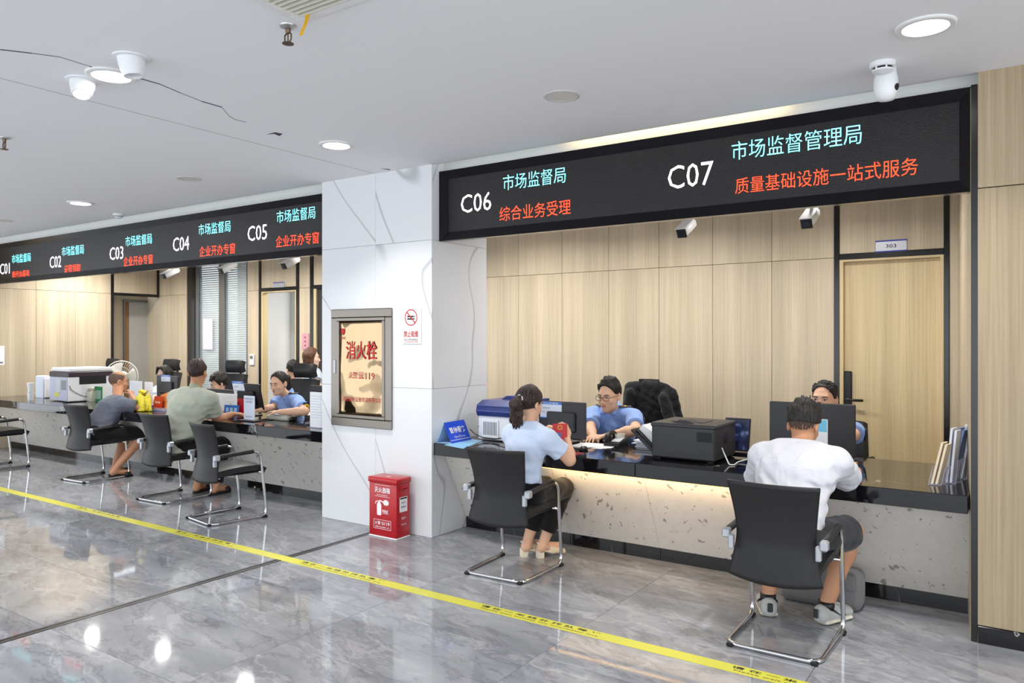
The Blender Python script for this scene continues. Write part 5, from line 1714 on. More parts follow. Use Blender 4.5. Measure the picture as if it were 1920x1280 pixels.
class Body:
    """smooth union of round cones, ellipsoids and elliptic limbs, meshed by surface nets"""

    def __init__(s, vox=0.008):
        s.p = []
        s.vox = vox
        s.strand = None
        s.fore = None

    def _bb(s, pts, r):
        a = np.min(np.array(pts), 0) - r
        b = np.max(np.array(pts), 0) + r
        return a, b

    def cone(s, a, b, ra, rb, k=0.02, m=0, cut=(), sub=False, wob=0.0):
        a, b = na(a), na(b)
        ba = b - a
        L2 = max(float(ba @ ba), 1e-9)

        def f(P):
            t = np.clip(((P[0] - a[0]) * ba[0] + (P[1] - a[1]) * ba[1] + (P[2] - a[2]) * ba[2]) / L2, 0, 1)
            dx, dy, dz = P[0] - a[0] - ba[0] * t, P[1] - a[1] - ba[1] * t, P[2] - a[2] - ba[2] * t
            return np.sqrt(dx * dx + dy * dy + dz * dz) - (ra + (rb - ra) * t)
        s.p.append((f, *s._bb([a, b], max(ra, rb)), k, m, cut, sub, wob))
        return s

    def ell(s, c, r, R=None, k=0.02, m=0, cut=(), sub=False, wob=0.0):
        c = na(c)
        R = R or (XV, YV, ZV)
        A = [na(q) for q in R]

        def f(P):
            d = [P[i] - c[i] for i in range(3)]
            q = [(d[0] * A[i][0] + d[1] * A[i][1] + d[2] * A[i][2]) for i in range(3)]
            k0 = np.sqrt(sum((q[i] / r[i]) ** 2 for i in range(3)))
            k1 = np.sqrt(sum((q[i] / (r[i] * r[i])) ** 2 for i in range(3)))
            return k0 * (k0 - 1) / np.maximum(k1, 1e-6)
        s.p.append((f, *s._bb([c], max(r)), k, m, cut, sub, wob))
        return s

    def trunk(s, a, b, side, ra, rb, k=0.03, m=0, cut=(), sub=False, wob=0.0):
        """limb a->b with elliptic section: ra, rb = (half width along side, half depth)"""
        a, b = na(a), na(b)
        ax = (b - a)
        L = float(np.linalg.norm(ax))
        ax = ax / L
        sd = na(side)
        sd = sd - ax * float(sd @ ax)
        sd /= np.linalg.norm(sd)
        fw = np.cross(ax, sd)

        def f(P):
            d = [P[i] - a[i] for i in range(3)]
            h = d[0] * ax[0] + d[1] * ax[1] + d[2] * ax[2]
            t = np.clip(h / L, 0, 1)
            e = h - t * L
            w = ra[0] + (rb[0] - ra[0]) * t
            dp = ra[1] + (rb[1] - ra[1]) * t
            qs = d[0] * sd[0] + d[1] * sd[1] + d[2] * sd[2]
            qf = d[0] * fw[0] + d[1] * fw[1] + d[2] * fw[2]
            mn = np.minimum(w, dp)
            return (np.sqrt((qs / w) ** 2 + (qf / dp) ** 2 + (e / mn) ** 2) - 1) * mn
        s.p.append((f, *s._bb([a, b], max(ra + rb)), k, m, cut, sub, wob))
        return s

    def fields(s, P, p):
        f, _, _, k, m, cut, sub, wob = p
        d = f(P)
        if wob:
            x, y, z = P
            d = d + wob * (np.sin(61 * x + 23 * z + 2.2 * np.sin(31 * z)) * np.sin(47 * y - 19 * z + 1.3) + 0.6 * np.sin(83 * z + 37 * x - 29 * y))
        if s.strand is not None:
            c0, RR, am = s.strand
            q = [(P[0] - c0[0]) * RR[i][0] + (P[1] - c0[1]) * RR[i][1] + (P[2] - c0[2]) * RR[i][2] for i in range(3)]
            an = np.arctan2(q[0], q[1])
            d = d + am * (np.sin(46 * an + 5 * np.sin(30 * q[2])) + 0.7 * np.sin(27 * an - 40 * q[2]))
        for (p0, n) in cut:
            d = np.maximum(d, (P[0] - p0[0]) * n[0] + (P[1] - p0[1]) * n[1] + (P[2] - p0[2]) * n[2])
        return d

    def mesh(s, mb=None, offset=0.0):
        vox = s.vox
        if s.fore:
            s.ell(*s.fore, k=0.006, sub=True)
        adds = [p for p in s.p if not p[6]]
        lo = np.min([p[1] for p in adds], 0) - 4 * vox - 0.02
        hi = np.max([p[2] for p in adds], 0) + 4 * vox + 0.02
        n = np.ceil((hi - lo) / vox).astype(int) + 1
        D = np.full(n, 1.0, dtype=np.float32)
        Mt = np.zeros(n, dtype=np.int8)
        best = np.full(n, 1.0, dtype=np.float32)
        gx = [lo[i] + vox * np.arange(n[i], dtype=np.float32) for i in range(3)]
        for p in s.p:
            pad = p[3] + 3 * vox + 0.01
            i0 = np.maximum(np.floor((p[1] - pad - lo) / vox).astype(int), 0)
            i1 = np.minimum(np.ceil((p[2] + pad - lo) / vox).astype(int) + 1, n)
            if (i1 <= i0).any():
                continue
            sl = tuple(slice(i0[i], i1[i]) for i in range(3))
            P = (gx[0][sl[0]][:, None, None], gx[1][sl[1]][None, :, None], gx[2][sl[2]][None, None, :])
            d = s.fields(P, p).astype(np.float32)
            k = max(p[3], 1e-4)
            if p[6]:
                o = -d
                h = np.maximum(k - np.abs(D[sl] - o), 0) / k
                D[sl] = np.maximum(D[sl], o) + h * h * k * 0.25
            else:
                bt = best[sl]
                w = d < bt
                Mt[sl][w] = p[4]
                bt[w] = d[w]
                h = np.maximum(k - np.abs(D[sl] - d), 0) / k
                D[sl] = np.minimum(D[sl], d) - h * h * k * 0.25
        mb = mb or MB()
        ins = D < 0
        nx, ny, nz = n
        # cells with a sign change
        c = np.zeros((nx - 1, ny - 1, nz - 1), dtype=np.int8)
        for dx in (0, 1):
            for dy in (0, 1):
                for dz in (0, 1):
                    c += ins[dx:nx - 1 + dx, dy:ny - 1 + dy, dz:nz - 1 + dz]
        act = (c > 0) & (c < 8)
        I = np.argwhere(act)
        if len(I) == 0:
            return mb
        idx = np.full(act.shape, -1, dtype=np.int64)
        idx[act] = np.arange(len(I))
        acc = np.zeros((len(I), 3))
        cnt = np.zeros(len(I))
        for a in range(3):
            o1, o2 = (a + 1) % 3, (a + 2) % 3
            for p1 in (0, 1):
                for p2 in (0, 1):
                    A = I.copy()
                    A[:, o1] += p1
                    A[:, o2] += p2
                    B = A.copy()
                    B[:, a] += 1
                    da = D[A[:, 0], A[:, 1], A[:, 2]]
                    db = D[B[:, 0], B[:, 1], B[:, 2]]
                    m = (da < 0) != (db < 0)
                    t = da[m] / (da[m] - db[m])
                    q = A[m].astype(float)
                    q[:, a] += t
                    acc[m] += q
                    cnt[m] += 1
        V = acc / cnt[:, None] * vox + lo
        F = []
        for a in range(3):
            o1, o2 = (a + 1) % 3, (a + 2) % 3
            s0 = [slice(None)] * 3
            s1 = [slice(None)] * 3
            s0[a] = slice(0, n[a] - 1)
            s1[a] = slice(1, n[a])
            A0, B0 = ins[tuple(s0)], ins[tuple(s1)]
            E = np.argwhere(A0 != B0)
            ok = (E[:, o1] > 0) & (E[:, o2] > 0) & (E[:, o1] < n[o1] - 1) & (E[:, o2] < n[o2] - 1)
            E = E[ok]
            flip = A0[E[:, 0], E[:, 1], E[:, 2]]
            q = []
            for (p1, p2) in ((-1, -1), (0, -1), (0, 0), (-1, 0)):
                C = E.copy()
                C[:, o1] += p1
                C[:, o2] += p2
                q.append(idx[C[:, 0], C[:, 1], C[:, 2]])
            q = np.stack(q, 1)
            q[~flip] = q[~flip][:, ::-1]
            F.append(q)
        F = np.concatenate(F)
        # material of each face: sampled at its first vertex's cell
        mi = Mt[I[F[:, 0], 0], I[F[:, 0], 1], I[F[:, 0], 2]]
        o = len(mb.v)
        mb.v += [tuple(v) for v in V.tolist()]
        mb.f += [tuple(int(i) + o for i in f) for f in F.tolist()]
        mb.m += [int(i) for i in mi]
        return mb

    def dist(s, P):
        D = 1.0
        P = (np.float32(P[0]), np.float32(P[1]), np.float32(P[2]))
        for p in s.p:
            if not p[6]:
                D = min(D, float(s.fields(P, p)))
        return D

    def hit(s, o, d):
        """first point on the surface from o along d"""
        o, d = V3(o), V3(d).normalized()
        t = 0
        for _ in range(200):
            q = s.dist(o + d * t)
            if q < 0.0008:
                break
            t += max(q * 0.7, 0.0005)
        return o + d * t


def frame(f, up=ZV):
    f = V3(f).normalized()
    r = f.cross(up).normalized()
    u = r.cross(f).normalized()
    return r, f, u


def add_hand(B, w, d, n, thumb, k=1.0, curl=0.6, m=0):
    """hand at wrist w pointing along d, palm facing n, thumb = direction of the thumb side"""
    d = V3(d).normalized()
    n = (V3(n) - d * V3(n).dot(d)).normalized()
    r = d.cross(n).normalized()
    if r.dot(V3(thumb)) < 0:
        r = -r
    w = V3(w)
    B.trunk(w, w + d * 0.075 * k, r, (0.026 * k, 0.018 * k), (0.040 * k, 0.014 * k), 0.012, m)
    for i, (o, L) in enumerate(((0.033, 0.068), (0.011, 0.076), (-0.011, 0.071), (-0.033, 0.054))):
        b = w + d * (0.088 - 0.006 * abs(i - 1.3)) * k + r * o * k
        dd = (d + r * o * 2.2).normalized()
        a = curl * 0.55
        for q, part in enumerate((0.45, 0.3, 0.25)):
            an = a * (q + 0.6)
            e = b + (dd * math.cos(an) + n * math.sin(an)) * L * part * k
            B.cone(b, e, (0.0088 - 0.0008 * q) * k, (0.0082 - 0.0008 * q) * k, 0.004, m)
            b = e
    b = w + d * 0.028 * k + r * 0.026 * k
    e = b + (d * 0.55 + r * 0.7 + n * 0.35).normalized() * 0.036 * k
    B.cone(b, e, 0.0125 * k, 0.0105 * k, 0.006, m)
    B.cone(e, e + (d * 0.85 + r * 0.25 + n * 0.45).normalized() * 0.034 * k, 0.0105 * k, 0.0085 * k, 0.004, m)


def add_head(B, c, f, up, k=1.0, m=0, jaw=1.0):
    """head centred at c looking along f; k=1 gives a 0.235 m head"""
    r, f, u = frame(f, up)
    R = (r, f, u)

    def L(x, y, z):
        return V3(c) + (r * x + f * y + u * z) * k

    def E(x, y, z, rx, ry, rz, kk=0.02, sub=False):
        B.ell(L(x, y, z), (rx * k, ry * k, rz * k), R, kk * k, m, sub=sub)
    E(0, -0.012, 0.03, 0.075, 0.093, 0.087)
    E(0, 0.022, -0.03, 0.061 * jaw, 0.066, 0.078, 0.03)
    E(0, 0.036, -0.078, 0.044 * jaw, 0.045, 0.036, 0.03)
    E(0, 0.070, -0.100, 0.022, 0.016, 0.016, 0.025)
    E(0, 0.072, 0.026, 0.050, 0.018, 0.013, 0.02)
    for s in (-1, 1):
        E(s * 0.042, 0.055, -0.026, 0.022, 0.026, 0.022, 0.02)
        E(s * 0.0775, -0.012, -0.008, 0.010, 0.021, 0.031, 0.008)
        B.ell(L(s * 0.083, -0.004, -0.008), (0.005 * k, 0.010 * k, 0.017 * k), R, 0.006 * k, m, sub=True)
        B.ell(L(s * 0.031, 0.097, 0.006), (0.017 * k, 0.013 * k, 0.010 * k), R, 0.012 * k, m, sub=True)
        E(s * 0.012, 0.092, -0.035, 0.008, 0.009, 0.007, 0.006)
    B.cone(L(0, 0.082, 0.012), L(0, 0.103, -0.030), 0.0085 * k, 0.0125 * k, 0.012 * k, m)
    E(0, 0.083, -0.060, 0.024, 0.012, 0.012, 0.012)
    return R, L


def face(t, R, L, k, glasses=False, lips=LIP, brow=None):
    """eyes, brows and mouth as children of the figure t"""
    for s in (-1, 1):
        ey = ob('eye', MB().ball(L(s * 0.031, 0.0805, 0.005), (0.0145 * k, 0.008 * k, 0.0062 * k), R, 14), EYEW, t, 4)
        ob('iris', MB().ball(L(s * 0.031, 0.0862, 0.005), (0.0062 * k, 0.0034 * k, 0.0058 * k), R, 12), EYED, ey, 4)
        ob('eyelid', MB().tube([L(s * (0.031 + q * 0.0155), 0.0875 - 0.004 * q * q, 0.0105 - 0.0035 * q * q) for q in (-1, -0.5, 0, 0.5, 1)], 0.0016 * k, 6), EYED, ey, 4)
        ob('eyebrow', MB().tube([L(s * (0.032 + q * 0.018), 0.0905 - 0.006 * q * q - 0.004 * q, 0.0265 - 0.003 * q * q + 0.001 * q) for q in (-1, -0.4, 0.3, 1)], [0.0038 * k, 0.0026 * k], 6), brow or HAIRK, t, 4)
    ob('lips', MB().ball(L(0, 0.0925, -0.0565), (0.0205 * k, 0.0055 * k, 0.0036 * k), R, 14).ball(L(0, 0.0925, -0.0635), (0.0175 * k, 0.0055 * k, 0.0042 * k), R, 14), lips, t, 4)
    if glasses:
        mb = MB()
        for s in (-1, 1):
            pts = []
            for q in range(16):
                a = q * math.pi / 8
                ca, sa = math.cos(a), math.sin(a)
                pts.append(L(s * 0.034 + 0.025 * math.copysign(abs(ca) ** 0.6, ca), 0.107 - 0.3 * abs(s * 0.034 + 0.025 * ca) ** 1.5, 0.001 + 0.016 * math.copysign(abs(sa) ** 0.7, sa)))
            mb.tube(pts, 0.0017 * k, 6, True)
            mb.tube([L(s * 0.058, 0.103, 0.006), L(s * 0.079, 0.06, 0.008), L(s * 0.081, 0.0, 0.004)], 0.0016 * k, 6)
        mb.tube([L(-0.010, 0.107, 0.004), L(0, 0.110, 0.007), L(0.010, 0.107, 0.004)], 0.0017 * k, 6)
        ob('spectacles', mb, PLK, t, 4)


def hair_cap(vox, R, L, k, front=0.062, lift=0.0, side=-0.02, back=-0.055, wob=0.003, thick=1.0):
    """short hair: a shell over the skull, open at the face"""
    H_ = Body(0.0045)
    H_.strand = (V3(L(0, -0.01, 0.0)), R, 0.0022)
    r, f, u = R
    th = 0.010 * thick
    n1 = (f * 0.9 - u * 0.43).normalized()
    p1 = L(0, 0.032, 0.03)
    n2 = (f * 0.42 - u * 0.91).normalized()
    p2 = L(0, 0.0, side)
    n3 = (u * -1 + f * 0.15).normalized()
    p3 = L(0, -0.08, back)
    cut = [(na(p1), na(n1)), (na(p2), na(n2)), (na(p3), na(n3))]
    H_.ell(L(0, -0.013, 0.033 + lift * 0.5), ((0.075 + th) * k, (0.093 + th) * k, (0.087 + th + lift) * k), R, 0.015, 0, cut, wob=wob)
    if front > 0:
        H_.fore = (L(0, front + 0.044, 0.034), (0.068 * k, 0.072 * k, 0.066 * k), R)
    return H_


class Fig:
    pass


def figure(name, label, pelvis, neck, head, look, arms, feet=None, knees=None, k=1.0, vox=0.008, skin=SKIN, facing=None,
           shw=0.185, torso=(0.135, 0.10), hips=(0.165, 0.115), belly=0.0, jaw=1.0, head_k=1.0, up=ZV, hands=True, female=False, standing=False, toe_out=8):
    """arms: two tuples (elbow, wrist, hand direction, palm normal, curl); index 0 = the person's left"""
    G = Fig()
    pelvis, neck, head = V3(pelvis), V3(neck), V3(head)
    fc = V3(facing).normalized()
    side = fc.cross(ZV).normalized()               # the person's right
    G.side, G.fc = side, fc
    t = root('person', (pelvis.x, pelvis.y, 0), label, 'person')
    B = Body(vox)
    spine = (neck - pelvis)
    chest = pelvis + spine * 0.68
    waist = pelvis + spine * 0.30
    G.pelvis, G.chest, G.waist, G.neck, G.spine = pelvis, chest, waist, neck, spine
    tw, td = torso[0] * k, torso[1] * k
    B.trunk(pelvis, waist, side, (hips[0] * k, hips[1] * k), (tw * 0.93, td * 0.95), 0.05)
    B.trunk(waist, chest, side, (tw * 0.93, td * 0.95), (tw * 1.15, td * 1.05), 0.05)
    sh = neck - spine.normalized() * 0.055 * k
    B.trunk(chest, sh, side, (tw * 1.15, td * 1.02), (shw * 0.72 * k, 0.062 * k), 0.05)
    B.cone(neck - spine.normalized() * 0.04 * k, head - V3((0, 0, 0.05 * k)), 0.056 * k * (0.88 if female else 1.0), 0.052 * k * (0.88 if female else 1.0), 0.03)
    G.R, G.L = add_head(B, head, look, up, k * head_k, 0, jaw)
    G.hk = k * head_k
    G.shoulders = []
    G.arms = arms
    for i, sgn in ((0, -1), (1, 1)):
        s0 = sh + side * sgn * shw * k - spine.normalized() * 0.015 * k
        el, wr, hd, pn, cu = arms[i]
        el, wr = V3(el), V3(wr)
        s0 = s0 + (el - s0).normalized() * 0.02 * k
        G.shoulders.append(s0)
        B.cone(sh + side * sgn * shw * 0.5 * k, s0, 0.06 * k, 0.055 * k, 0.04)
        B.cone(s0, el, 0.050 * k, 0.039 * k, 0.03)
        mid = el + (wr - el) * 0.3
        B.cone(el, mid, 0.040 * k, 0.042 * k, 0.02)
        B.cone(mid, wr, 0.042 * k, 0.027 * k, 0.02)
        if hands:
            th = pn[1] if isinstance(pn, tuple) and len(pn) == 2 else -side * sgn
            pnn = pn[0] if isinstance(pn, tuple) and len(pn) == 2 else pn
            add_hand(B, wr, hd, pnn, th, k, cu)
    G.legs = []
    G.feet = []
    for i, sgn in ((0, -1), (1, 1)):
        hp = pelvis + side * sgn * 0.085 * k + V3((0, 0, -0.015 * k))
        if knees:
            kn = V3(knees[i])
            an = V3(feet[i])
        elif standing:
            kn = hp + V3((0, 0, -0.42 * k)) + fc * 0.03
            an = V3((hp.x, hp.y, 0.085 * k))
        else:
            kn = hp + fc * 0.42 * k + side * sgn * 0.04 + V3((0, 0, 0.01))
            an = V3((kn.x, kn.y, 0.085)) - fc * 0.03
        B.cone(hp, kn, 0.085 * k, 0.058 * k, 0.04)
        calf = kn + (an - kn) * 0.3
        B.cone(kn, calf, 0.056 * k, 0.055 * k, 0.03)
        B.cone(calf, an, 0.055 * k, 0.036 * k, 0.03)
        G.legs.append((hp, kn, an))
        ta = math.radians(toe_out) * -sgn
        fd_ = V3((fc.x * math.cos(ta) - fc.y * math.sin(ta), fc.x * math.sin(ta) + fc.y * math.cos(ta), 0)).normalized()
        G.feet.append(fd_)
        toe = an + (fd_ * 0.15 * k) + V3((0, 0, -0.055 * k))
        toe.z = max(toe.z, 0.022)
        B.cone(an + V3((0, 0, -0.03 * k)) - fd_ * 0.02, toe, 0.034 * k, 0.026 * k, 0.02)
        B.ell(an + V3((0, 0, -0.045 * k)) - fd_ * 0.03, (0.03 * k, 0.033 * k, 0.032 * k), None, 0.02)
    G.t, G.B, G.k, G.vox, G.sh, G.tw, G.td, G.shw, G.hips = t, B, k, vox, sh, tw, td, shw, hips
    G.body = ob('body', B.mesh(), skin, t, 4)
    return G


def shirt(G, mat, sleeve=0.6, loose=0.012, hem=-0.05, tuck=False, wob=0.0025, collar=False, name='shirt', bell=0.012, collar_mat=None, neckcut=0.0):
    k, side, sp = G.k, G.side, G.spine.normalized()
    S_ = Body(G.vox)
    lo = G.pelvis + sp * hem
    q = loose
    hw, hd = G.hips[0] * k, G.hips[1] * k
    cutlow = [(na(lo), na(-sp))]
    topcut = [(na(G.neck + sp * (0.005 + neckcut)), na(sp))]
    S_.trunk(G.pelvis + sp * (hem - 0.06), G.waist, side, (hw + q, hd + q + 0.008), (G.tw * 0.95 + q + 0.006, G.td * 0.97 + q + 0.004), 0.05, 0, cutlow, wob=wob)
    S_.trunk(G.waist, G.chest, side, (G.tw * 0.95 + q + 0.006, G.td * 0.97 + q + 0.004), (G.tw * 1.15 + q, G.td * 1.05 + q), 0.05, 0, cutlow, wob=wob)
    S_.trunk(G.chest, G.sh, side, (G.tw * 1.15 + q, G.td * 1.02 + q), (G.shw * 0.74 * k + q, 0.064 * k + q), 0.05, 0, topcut, wob=wob * 0.5)
    S_.cone(G.sh, G.neck - sp * 0.012, 0.082 * k + q * 0.5, 0.058 * k + q * 0.4, 0.035, 0, topcut)
    for i, sgn in ((0, -1), (1, 1)):
        el = V3(G.arms[i][0])
        s0 = G.shoulders[i]
        d = el - s0
        S_.cone(G.sh + side * sgn * G.shw * 0.5 * k, s0, 0.062 * k + q * 0.8, 0.058 * k + q * 0.8, 0.05, 0)
        if sleeve <= 1.0:
            e = s0 + d * sleeve
            S_.cone(s0, s0 + d * (sleeve + 0.12), 0.056 * k + q, 0.048 * k + q + bell, 0.035, 0, [(na(e), na(d.normalized()))], wob=wob)
        else:
            S_.cone(s0, el, 0.054 * k + q, 0.043 * k + q, 0.03, 0, wob=wob)
    if collar:
        n0 = G.neck - sp * 0.018
        fw = G.fc
        S_.trunk(n0, G.neck + sp * 0.03 * k - fw * 0.004, side, (0.066 * k, 0.068 * k), (0.062 * k, 0.062 * k), 0.006, 1 if collar_mat else 0, [(na(G.neck + sp * 0.034 * k), na((sp + fw * 0.45).normalized()))])
        for sgn in (-1, 1):
            S_.trunk(G.neck + sp * 0.012 + fw * 0.055 * k + side * sgn * 0.025 * k, G.neck - sp * 0.045 * k + fw * 0.088 * k + side * sgn * 0.050 * k, side, (0.024 * k, 0.010 * k), (0.020 * k, 0.008 * k), 0.004, 0)
    G.S = S_
    G.shirt = ob(name, S_.mesh(), [mat, collar_mat or mat], G.t, 4)
    return G.shirt


def pants(G, mat, length=1.0, loose=0.012, name='trousers', top=0.09):
    k, side, sp = G.k, G.side, G.spine.normalized()
    P_ = Body(G.vox)
    tp_ = G.pelvis + sp * top
    P_.trunk(G.pelvis, tp_ + sp * 0.05, side, (G.hips[0] * k + loose * 0.6, G.hips[1] * k + loose * 0.6), (G.tw * 0.93 + loose * 0.8, G.td * 0.96 + loose * 0.8), 0.05, 0, [(na(tp_), na(sp))])
    for hp, kn, an in G.legs:
        if length < 0.5:
            e = hp + (kn - hp) * (length * 2)
            P_.cone(hp, kn, 0.088 * k + loose, 0.064 * k + loose * 1.4, 0.04, 0, [(na(e), na((kn - hp).normalized()))], wob=0.002)
        else:
            P_.cone(hp, kn, 0.088 * k + loose * 0.7, 0.060 * k + loose, 0.04, 0, wob=0.002)
            e = kn + (an - kn) * ((length - 0.5) * 2)
            P_.cone(kn, an, 0.060 * k + loose, 0.045 * k + loose * 1.1, 0.03, 0, [(na(e), na((an - kn).normalized()))], wob=0.002)
    return ob(name, P_.mesh(), mat, G.t, 4)


def patch(G, o, d, w, h, mat, name, r=None, bb=None, th=0.003, prof=None):
    """flat badge stuck on the shirt where the ray o + d meets it"""
    q = G.S.hit(o, d)
    e = 0.004
    n = V3([G.S.dist(q + V3([e * (i == j) for j in range(3)])) - G.S.dist(q - V3([e * (i == j) for j in range(3)])) for i in range(3)]).normalized()
    u = (ZV - n * n.z).normalized()
    r_ = u.cross(n).normalized()
    c = q + n * 0.002
    if prof == 'shield':
        pts = [c + r_ * (x * w) + u * (y * h) for x, y in ((-0.5, 0.42), (-0.2, 0.5), (0.2, 0.5), (0.5, 0.42), (0.5, -0.1), (0.25, -0.42), (0, -0.5), (-0.25, -0.42), (-0.5, -0.1))]
        mb = MB().prism(pts[::-1], n * th)
    elif prof == 'oval':
        pts = [c + r_ * (0.5 * w * math.cos(a * 0.5236)) + u * (0.5 * h * math.sin(a * 0.5236)) for a in range(12)]
        mb = MB().prism(pts, n * th)
    else:
        mb = MB().obox(c + n * th / 2, r_, u, n, w, h, th, th * 0.3)
    return ob(name, mb, mat, G.t), c + n * (th + 0.0006), r_, u, n


def uniform_marks(G, left=True, right=True, chest=True):
    gold = pm('badge_gold', (226, 190, 40), 0.4)
    navy = pm('badge_navy', (28, 34, 52), 0.5)
    k = G.k
    for i, sgn in ((0, -1), (1, 1)):
        s0 = G.shoulders[i]
        d = (V3(G.arms[i][0]) - s0)
        if (left if i == 0 else right):
            o = s0 + d * 0.38 + G.side * sgn * 0.3 + G.fc * 0.05
            pt, c, r_, u, n = patch(G, o, -G.side * sgn - G.fc * 0.17, 0.075 * k, 0.09 * k, navy, 'sleeve_badge', prof='shield')
            ob('badge_emblem', MB().prism([c + r_ * (0.028 * k * math.cos(a * 0.5236)) + u * (0.034 * k * math.sin(a * 0.5236) - 0.004) for a in range(12)], n * 0.001), gold, pt)
            ob('badge_core', MB().prism([c + n * 0.0011 + r_ * (0.012 * k * math.cos(a * 0.785)) + u * (0.014 * k * math.sin(a * 0.785) - 0.004) for a in range(8)], n * 0.0008), navy, pt)
        o = s0 * 0.62 + (G.sh) * 0.38 + V3((0, 0, 0.25)) + G.fc * 0.01
        pt, c, r_, u, n = patch(G, o, (0, 0, -1), 0.10 * k, 0.045 * k, navy, 'epaulette', th=0.006)
        ob('epaulette_star', MB().prism([c + r_ * 0.012 * math.cos(a * 1.2566) + u * 0.012 * math.sin(a * 1.2566) for a in range(5)], n * 0.003), gold, pt)
    if chest:
        for sgn, w, h, nm in ((-1, 0.075, 0.022, 'name_badge'), (1, 0.08, 0.034, 'chest_badge')):
            o = G.chest + G.side * sgn * -0.075 * k * -1 + G.fc * 0.4 + G.spine.normalized() * 0.02
            pt, c, r_, u, n = patch(G, o, -G.fc, w * k, h * k, navy if sgn < 0 else gold, nm, prof='oval' if sgn > 0 else None)
            ob('badge_inset', MB().obox(c, r_, u, n, w * 0.6 * k, h * 0.42 * k, 0.001), gold if sgn < 0 else navy, pt)


def shoe(G, i, mat, sole_mat, name='shoe', sole=0.02, up_h=0.0, toe=0.0, label=None):
    hp, kn, an = G.legs[i]
    k = G.k
    fc = G.feet[i]
    S_ = Body(0.005)
    base = V3((an.x, an.y, 0))
    r, f, u = frame(fc)
    h = base - f * 0.040 + V3((0, 0, 0.055))
    t_ = base + f * 0.160 * k + V3((0, 0, 0.042))
    cz = [((0, 0, 0.018), (0, 0, -1)), (na(an + V3((0, 0, 0.004)) + f * 0.03), na(u * 0.95 + f * 0.3))]
    S_.trunk(h, base + f * 0.05 + V3((0, 0, 0.058)), r, (0.046, 0.058), (0.050, 0.056), 0.02, 0, cz)
    S_.trunk(base + f * 0.05 + V3((0, 0, 0.056)), t_, r, (0.050, 0.050), (0.046, 0.032), 0.03, 0, [cz[0]])
    if up_h:
        S_.trunk(an + V3((0, 0, -0.03)), an + V3((0, 0, up_h)), r, (0.046, 0.05), (0.046, 0.048), 0.02, 0)
    S_.trunk(h + V3((0, 0, -0.036)), t_ + V3((0, 0, -0.028)), r, (0.052, 0.016), (0.051, 0.014), 0.004, 1, [((0, 0, 0.022), (0, 0, 1)), ((0, 0, 0.001), (0, 0, -1))])
    return ob(name, S_.mesh(), [mat, sole_mat], G.t, 4, label=label)


def sandal(G, i, mat):
    hp, kn, an = G.legs[i]
    r, f, u = frame(G.feet[i])
    base = V3((an.x, an.y, 0))
    mb = MB()
    pts = []
    for q in range(16):
        a = q * math.pi / 8
        pts.append(base + f * (0.055 + 0.135 * math.cos(a)) + r * 0.046 * math.sin(a))
    mb.prism([p_ + V3((0, 0, 0.001)) for p_ in pts][::1], (0, 0, 0.02))
    o = ob('sandal', mb, mat, G.t)
    ob('strap', MB().sheet(lambda a, b: base + f * (0.09 + 0.06 * b) + r * 0.048 * math.cos(a * math.pi) + V3((0, 0, 0.02 + 0.05 * math.sin(a * math.pi))), 12, 2, 0.006), mat, o, 3)
    return o

# ------------------------------------------------------------------ the people in the photograph
DN = V3((0, 0, -1))

# 1. woman at C06, seen from behind
W = PY
G = figure('person', 'ponytailed woman in a pale blue blouse and black trousers seated at the C06 counter',
           (-2.93, 4.42, 0.53), W(991, 797, 4.49), W(993, 757, 4.55), (0.10, 0.96, -0.24),
           [(W(1012, 838, 4.78), W(1030, 803, 4.86), (0.6, 0.3, 0.1), (DN, (0, 0.5, 1)), 0.7),
            (W(1068, 862, 4.60), W(1063, 824, 4.74), (-0.30, 0.15, 0.9), ((-0.9, 0.3, 0), (0, 0.6, 0.6)), 1.1)],
           knees=[(-2.99, 4.84, 0.50), (-2.84, 4.86, 0.50)], feet=[(-3.06, 4.72, 0.115), (-2.945, 4.76, 0.115)],
           k=1.02, vox=0.006, skin=SKIN, facing=(0.12, 1, 0), shw=0.156, torso=(0.114, 0.090), hips=(0.160, 0.12), female=True, head_k=1.0)
shirt(G, SHIRTB, 0.62, 0.012, 0.085, wob=0.0028, collar=False, neckcut=0.02)
pants(G, TROU, 0.90, 0.014, 'cropped_trousers', top=0.14)
Hh = hair_cap(0.006, G.R, G.L, G.hk, 0.05, 0.004, -0.02, -0.06, 0.0022, 1.0)
L = G.L
Hh.ell(L(0, -0.07, 0.035), (0.055, 0.05, 0.06), G.R, 0.03, wob=0.002)
tie = L(0.0, -0.122, 0.012)
Hh.cone(L(0, -0.085, 0.03), tie, 0.035, 0.020, 0.015)
bk_ = -G.R[1]
Hh.cone(tie, tie + bk_ * 0.03 + V3((0, 0, -0.045)), 0.024, 0.046, 0.012, wob=0.003)
Hh.cone(tie + bk_ * 0.03 + V3((0, 0, -0.045)), tie + bk_ * 0.02 + V3((0, 0, -0.13)), 0.046, 0.034, 0.02, wob=0.004)
for dx, dy, dz in ((-0.05, -0.01, -0.20), (-0.03, 0.01, -0.225), (-0.005, 0.012, -0.235), (0.02, 0.01, -0.215), (0.04, 0.0, -0.19), (-0.065, 0.0, -0.175)):
    Hh.cone(tie + bk_ * 0.02 + V3((dx * 0.6, 0, -0.115)), tie + bk_ * (0.015 + dy) + V3((dx, 0, dz)), 0.022, 0.004, 0.01, wob=0.002)
ob('hair', Hh.mesh(), HAIRD, G.t, 4)
ob('hair_tie', MB().tube([tie + V3((0.026 * math.cos(a * 0.5236), 0.008 * math.sin(a * 0.5236), 0.026 * math.sin(a * 0.5236))) for a in range(12)], 0.006, 8, True), PLW, G.t, 4, label='white hair tie')
face(G.t, G.R, G.L, G.hk)
